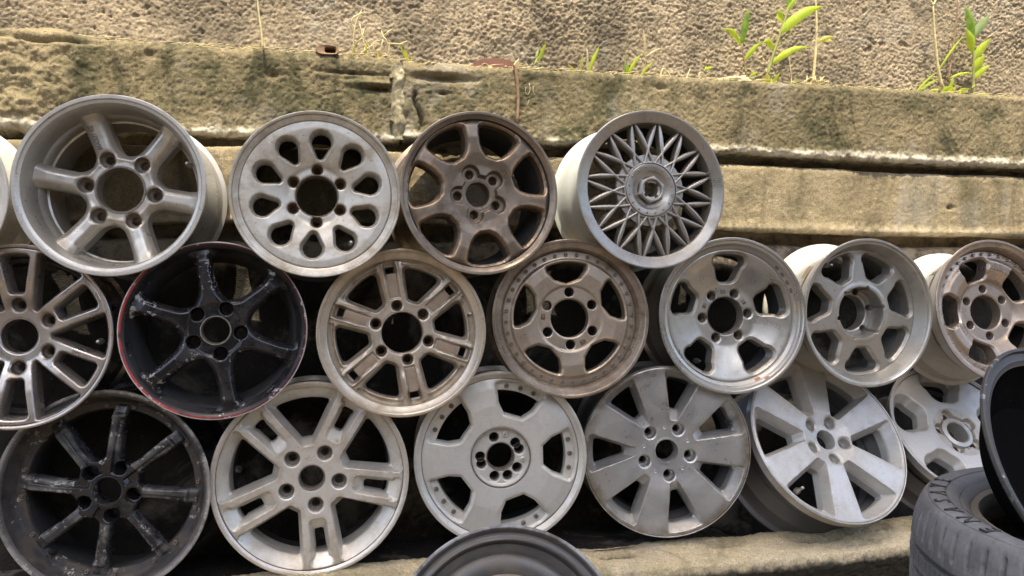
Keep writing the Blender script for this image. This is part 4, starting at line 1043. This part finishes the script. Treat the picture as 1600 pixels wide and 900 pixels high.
p = plant('tallest seedling with long lime leaves rising past the picture top', 'plant', (1196, 137))
stem('stem', p, [(1198, 122), (1204, 98), (1213, 72), (1222, 45), (1231, 18), (1238, -8)], 2.0, STEM)
leaf('leaf', p, (1204, 101), (1254, 79), 13, LIME, fwd=.035, sag=.006); leaf('leaf', p, (1209, 76), (1186, 69), 13, LIME, fwd=.02, sag=.006); leaf('leaf', p, (1218, 52), (1278, 15), 19, LIME, fwd=.03, sag=.005); leaf('leaf', p, (1223, 33), (1208, 19), 13, LIME, fwd=.02); leaf('leaf', p, (1229, 20), (1246, -8), 9, LIME, fwd=.01); leaf('leaf', p, (1232, 12), (1234, -12), 10, GREEN, fwd=.01)
leaf('sheath', p, (1196, 138), (1196, 116), 20, YEL, fwd=.012); leaf('leaf', p, (1206, 136), (1214, 114), 6, LIME); leaf('leaf', p, (1205, 136), (1200, 124), 5, LIME)
p = plant('upright seedling with pointed paired leaves casting a shadow at the right', 'plant', (1521, 152))
stem('stem', p, [(1520, 152), (1521, 120), (1521, 90), (1520, 58)], 1.6, STEM)
for a_, b_, w_, m_ in (((1521, 62), (1501, 10), 15, GREEN), ((1520, 61), (1541, 25), 15, PALE), ((1521, 83), (1504, 47), 16, LIME), ((1522, 93), (1542, 62), 13, LIME), ((1521, 113), (1532, 89), 16, LIME), ((1522, 123), (1542, 104), 10, LIME), ((1520, 138), (1517, 133), 5, YEL), ((1519, 153), (1542, 149), 6, YEL)):
    leaf('leaf', p, a_, b_, w_, m_, fwd=.016)
p = plant('two tall dry grass stalks over a tuft of small pale leaves', 'plant', (1478, 148), nm='grass_tuft')
stem('stalk', p, [(1472, 136), (1465, 105), (1460, 50), (1458, 8)], 1.6, DRY); stem('stalk', p, [(1458, 8), (1451, -4)], 1.1, DRY); stem('stalk', p, [(1458, 8), (1466, -6)], 1.1, DRY)
stem('stalk', p, [(1481, 128), (1487, 90), (1493, 45), (1498, -5)], 1.3, BROWN); stem('stalk', p, [(1474, 138), (1468, 120)], 1.6, DRY)
for a_, b_, w_ in (((1429, 147), (1462, 113), 4), ((1434, 145), (1465, 124), 4), ((1465, 112), (1503, 56), 4), ((1484, 122), (1517, 116), 5), ((1482, 148), (1486, 120), 5)): leaf('blade', p, a_, b_, w_, LIME, fwd=.01)
for i, (u, v) in enumerate(((1448, 147), (1463, 146), (1474, 147), (1484, 149), (1494, 146), (1500, 148), (1470, 143), (1490, 143))): leaf('leaf', p, (u, v+3), (u+(-1)**i*9, v-5), 9, YEL if i % 2 else LIME, fwd=.03)
p = plant('tall thin dry stem with a tangle of straw at its foot', 'plant', (1272, 138), nm='dry_plant')
stem('stem', p, [(1269, 140), (1273, 100), (1276, 60), (1276, 25), (1274, -5)], 1.7, DRY)
rd = random.Random(5)
for i in range(16):
    u = 1256+rd.random()*32; stem('straw', p, [(u, 139), (u+rd.uniform(-6, 6), 128), (u+rd.uniform(-12, 12), 118+rd.random()*12)], .9, DRY, bow=rd.random()*.02)
leaf('leaf', p, (1277, 66), (1298, 60), 8, YEL); leaf('leaf', p, (1280, 64), (1296, 68), 6, YEL); leaf('leaf', p, (1275, 66), (1263, 68), 6, DRY)
p = plant('short leafless dry twig with a tiny green sprout, left of the straw tangle', 'plant', (1236, 137), nm='dry_plant')
stem('stem', p, [(1237, 138), (1236, 115), (1233, 90)], .9, DRY); leaf('leaf', p, (1233, 138), (1240, 125), 6, LIME); leaf('leaf', p, (1232, 138), (1229, 130), 4, YEL)
p = plant('tiny sprout with one bright blade and a white bud, right of the rusty plate', 'plant', (840, 116), nm='sprout')
stem('stem', p, [(841, 116), (841, 100), (842, 92)], .8, STEM); leaf('blade', p, (842, 95), (851, 70), 7, LIME); leaf('blade', p, (841, 90), (832, 104), 4, LIME); leaf('bud', p, (838, 88), (838, 81), 5, PALE)
p = plant('yellowing grass tuft leaning both ways above the grey mesh wheel', 'plant', (910, 119), nm='grass_tuft')
for a_, b_, w_, m_ in (((902, 120), (884, 102), 5, YEL), ((905, 119), (909, 86), 5, YEL), ((918, 119), (914, 73), 4, DRY), ((919, 116), (934, 74), 7, LIME), ((921, 120), (927, 112), 6, DRY), ((905, 130), (909, 112), 3, DRY), ((899, 118), (893, 111), 3, LIME)): leaf('blade', p, a_, b_, w_, m_, fwd=.015)
p = plant('bright green grass tuft with a bent dry stalk in the middle of the ledge', 'plant', (985, 124), nm='grass_tuft')
for a_, b_, w_, m_ in (((977, 124), (973, 94), 5, PALE), ((978, 124), (978, 100), 8, LIME), ((979, 120), (999, 86), 7, LIME), ((997, 126), (1020, 97), 5, LIME), ((999, 124), (1012, 104), 6, YEL), ((996, 125), (992, 108), 4, DRY), ((1008, 90), (1002, 48), 5, DRY), ((1010, 88), (1034, 77), 3, DRY), ((977, 100), (975, 80), 2, DRY)): leaf('blade', p, a_, b_, w_, m_, fwd=.015)
stem('stalk', p, [(1000, 125), (1008, 105), (1010, 86)], .9, STEM)
p = plant('clump of pale dry grass stalks left of the ledge joint', 'plant', (575, 88), Y=.255, nm='dry_grass_clump')
for q in ([(552, 88), (553, 51), (557, 33), (565, 15)], [(574, 87), (568, 68), (562, 37)], [(576, 74), (566, 58), (569, 45)], [(586, 92), (582, 68), (594, 63)], [(608, 80), (603, 63), (599, 60), (596, 48)], [(594, 88), (596, 70), (600, 58)], [(570, 88), (569, 72)], [(605, 68), (625, 71), (636, 64)], [(560, 88), (572, 78), (590, 66)], [(555, 70), (570, 57)], [(566, 20), (550, 30), (548, 45)], [(599, 58), (612, 46)]):
    stem('stalk', p, q, 1.0, DRY, Y=.255, bow=.01)
for i in range(9): u = 550+i*7; leaf('blade', p, (u, 90), (u+rd.uniform(-8, 8), 90-rd.uniform(8, 22)), 4, YEL if i % 3 == 0 else DRY, Y=.25, fwd=.01)
p = plant('two short green blades growing from the ledge joint', 'plant', (638, 99), nm='sprout')
leaf('blade', p, (638, 99), (620, 71), 4, LIME); leaf('blade', p, (639, 98), (630, 76), 4, YEL); leaf('blade', p, (640, 99), (646, 90), 3, YEL)
p = plant('thin orange dried stalk against the plaster at upper left', 'plant', (411, 77), nm='dry_plant')
stem('stem', p, [(411, 77), (408, 45), (404, 18), (402, -4)], 1.6, DRY, Y=.195); stem('stem', p, [(414, 76), (412, 60)], 1.0, DRY, Y=.195)
p = plant('low tangle of dry stems and a small green leaf left of the foam', 'plant', (1100, 131), nm='dry_grass_clump')
for q in ([(1093, 131), (1092, 115), (1097, 112), (1108, 126)], [(1106, 131), (1115, 125), (1140, 120)], [(1070, 130), (1078, 108)], [(1072, 128), (1082, 145)], [(1030, 125), (1036, 105), (1048, 118)], [(1050, 128), (1044, 112)]): stem('stalk', p, q, 1.2, DRY)
leaf('leaf', p, (1100, 110), (1111, 108), 5, LIME); leaf('leaf', p, (1103, 109), (1098, 105), 4, LIME)
FOAM = simple('cream_foam', (.66, .54, .30), .9, 0, .45, 45)
bm_c = at(1148, 128, .24)
def blob(nm, label, cat, c, rx, ry, rz, mat, amp=.35, fr=9, n=40):
    th = np.linspace(0, 2*np.pi, n, endpoint=False); ph = np.linspace(.02, np.pi-.02, n//2); Th, Ph = np.meshgrid(th, ph)
    x, y, z = np.sin(Ph)*np.cos(Th), np.sin(Ph)*np.sin(Th), np.cos(Ph)
    d = 1+amp*(fbm(x*fr*.35+y*3+30, z*fr*.35+y*2+30, 4, .65)+.5*fbm(x*fr+y*7+60, z*fr-y*5+60, 3))
    V = np.stack([x*rx*d, y*ry*d, z*rz*d], -1).reshape(-1, 3); m = n; i = np.arange(n//2-1)[:, None]*m; j = np.arange(m)[None]; j2 = (j+1) % m
    o = mesh(nm, V, np.stack([i+j, i+m+j, i+m+j2, i+j2], -1).reshape(-1, 4), mat); o.location = c; tag(o, label, cat); return o
blob('foam_lump', 'crumpled cream foam lump lying on the ledge at the seedlings', 'foam', tuple(bm_c), .052, .025, .016, FOAM, 1.0, 11)
RPL = simple('rusty_plate', (.20, .085, .055), .7, .2, .4, 30)
P = [(733, 110), (736, 101), (748, 94), (757, 91), (795, 93), (803, 98), (806, 106), (806, 112)]
V = [at(u, v, .235) for u, v in P]+[at(u, v, .235)+np.array([0, .004, 0]) for u, v in P]; n = len(P)
F = [list(range(n))[::-1], [n+i for i in range(n)]]+[[i, (i+1) % n, n+(i+1) % n, n+i] for i in range(n)]
c = at(770, 103, .235); o = mesh('rusty_plate', np.array(V)-c, F, RPL, smooth=False); o.location = tuple(c); tag(o, 'flat rust-brown metal plate standing on the ledge', 'metal plate')
p = thing('dried_husk', 'small curled brown husk in front of the rusty plate', 'husk', Matrix.Translation(at(757, 104, .222)))
t = np.linspace(0, 5.5, 22); V, F = tube_vf(np.stack([.009*np.cos(t)*(1-.08*t), -.004*t/5, .008*np.sin(t)*(1-.08*t)], -1), np.linspace(.0035, .002, 22), 6); mesh('husk_curl', V, F, BROWN, p)
V, F = tube_vf([(.010, -.002, -.003), (.018, -.004, -.002), (.024, -.004, -.006)], [.003, .004, .002], 6); mesh('husk_tip', V, F, DRY, p)
p = thing('hanging_stick', 'thin brown stick hanging down the ledge face below the rusty plate', 'stick', Matrix.Translation(at(808, 108, .178)))
stem('stick', p, [(803, 101), (806, 108), (809, 135), (810, 160), (808, 192)], 2.2, BROWN, Y=.176, taper=.8); stem('fibre', p, [(801, 110), (804, 100), (811, 92)], 1.2, DRY, Y=.195); leaf('flake', p, (806, 110), (808, 97), 9, DRY, Y=.19)
p = thing('loose_threads', 'fine pale threads looped on the ledge face beside the stick', 'thread', Matrix.Translation(at(828, 140, .178)))
stem('thread', p, [(827, 130), (829, 142), (824, 150), (820, 143), (822, 136)], .35, DRY, Y=.178); stem('thread', p, [(827, 156), (824, 164)], .35, DRY, Y=.178); stem('thread', p, [(833, 134), (833, 144), (836, 148)], .35, DRY, Y=.178)
TERRA = simple('broken_terracotta', (.27, .165, .095), .85, 0, .5, 60)
c = at(511, 80, .225)
ang = np.arange(20)*2*np.pi/20
def ring_(sx, sz, y, cx=0, seed=0):
    r_ = 1+.18*(vnoise(np.cos(ang)*2+seed+20, np.sin(ang)*2+30)-.5)
    return np.stack([cx+sx*np.sign(np.cos(ang))*np.abs(np.cos(ang))**.6*r_, np.full(20, y), sz*np.sign(np.sin(ang))*np.abs(np.sin(ang))**.6*r_], -1)
V = np.concatenate([ring_(.030, .0135, .04), ring_(.030, .0135, -.012), ring_(.028, .012, -.016), ring_(.0155, .009, -.014, .009, 3), ring_(.013, .008, .03, .009, 3)])
F = [[k*20+i, k*20+(i+1) % 20, (k+1)*20+(i+1) % 20, (k+1)*20+i] for k in range(4) for i in range(20)]+[[80+i for i in range(20)]]
o = mesh('clay_shard', V, F, TERRA, sharp=40); o.location = tuple(c); tag(o, 'broken orange clay shard with a dark hollow on the left ledge', 'clay shard')

# loose straw, crumbs and moss along the ledge
rd = random.Random(11); parts = []
for i in range(420):
    x = rd.uniform(-1.0, 2.75); y = rd.uniform(.195 if x > .2 else .225, .285); z = 1.5545 if x < .17 else 1.5435+.010*min(1, max(-.6, (x-1.1)/1.2))
    L_ = rd.uniform(.008, .035); t_ = rd.uniform(-.5, .5) if rd.random() < .7 else rd.uniform(-1.5, 1.5); up = rd.uniform(0, .012)
    P = [(x-L_*math.cos(t_), y-L_*math.sin(t_)*.4, z+.001), (x, y, z+.002+up*.6), (x+L_*math.cos(t_), y+L_*math.sin(t_)*.4, z+up)]
    parts.append(tube_vf(P, [.0009, .0011, .0005], 4))
V, F = join(parts); o = mesh('ledge_straw', V, F, DRY, None, kind='stuff'); o['label'] = 'loose straw and dead grass scattered along the top of the ledge'
parts = []
for i in range(520):
    x = rd.uniform(-1.0, 2.75); y = rd.uniform(.19 if x > .2 else .222, .288); z = 1.552 if x < .17 else 1.541+.010*min(1, max(-.6, (x-1.1)/1.2)); r_ = rd.uniform(.0015, .0055)*(1 if rd.random() < .93 else 1.9)
    q = np.array([(1, 0, 0), (-1, 0, 0), (0, 1, 0), (0, -1, 0), (0, 0, 1), (0, 0, -1.)])*r_*np.array([rd.uniform(.6, 1.4), rd.uniform(.6, 1.3), rd.uniform(.5, 1)])+np.array([x, y, z+r_*.3])
    parts.append((q, [[0, 2, 4], [2, 1, 4], [1, 3, 4], [3, 0, 4], [2, 0, 5], [1, 2, 5], [3, 1, 5], [0, 3, 5]]))
V, F = join(parts); o = mesh('ledge_crumbs', V, F, PLAST, None, smooth=False, kind='stuff'); o['label'] = 'small crumbs of plaster and stone lying on the ledge'
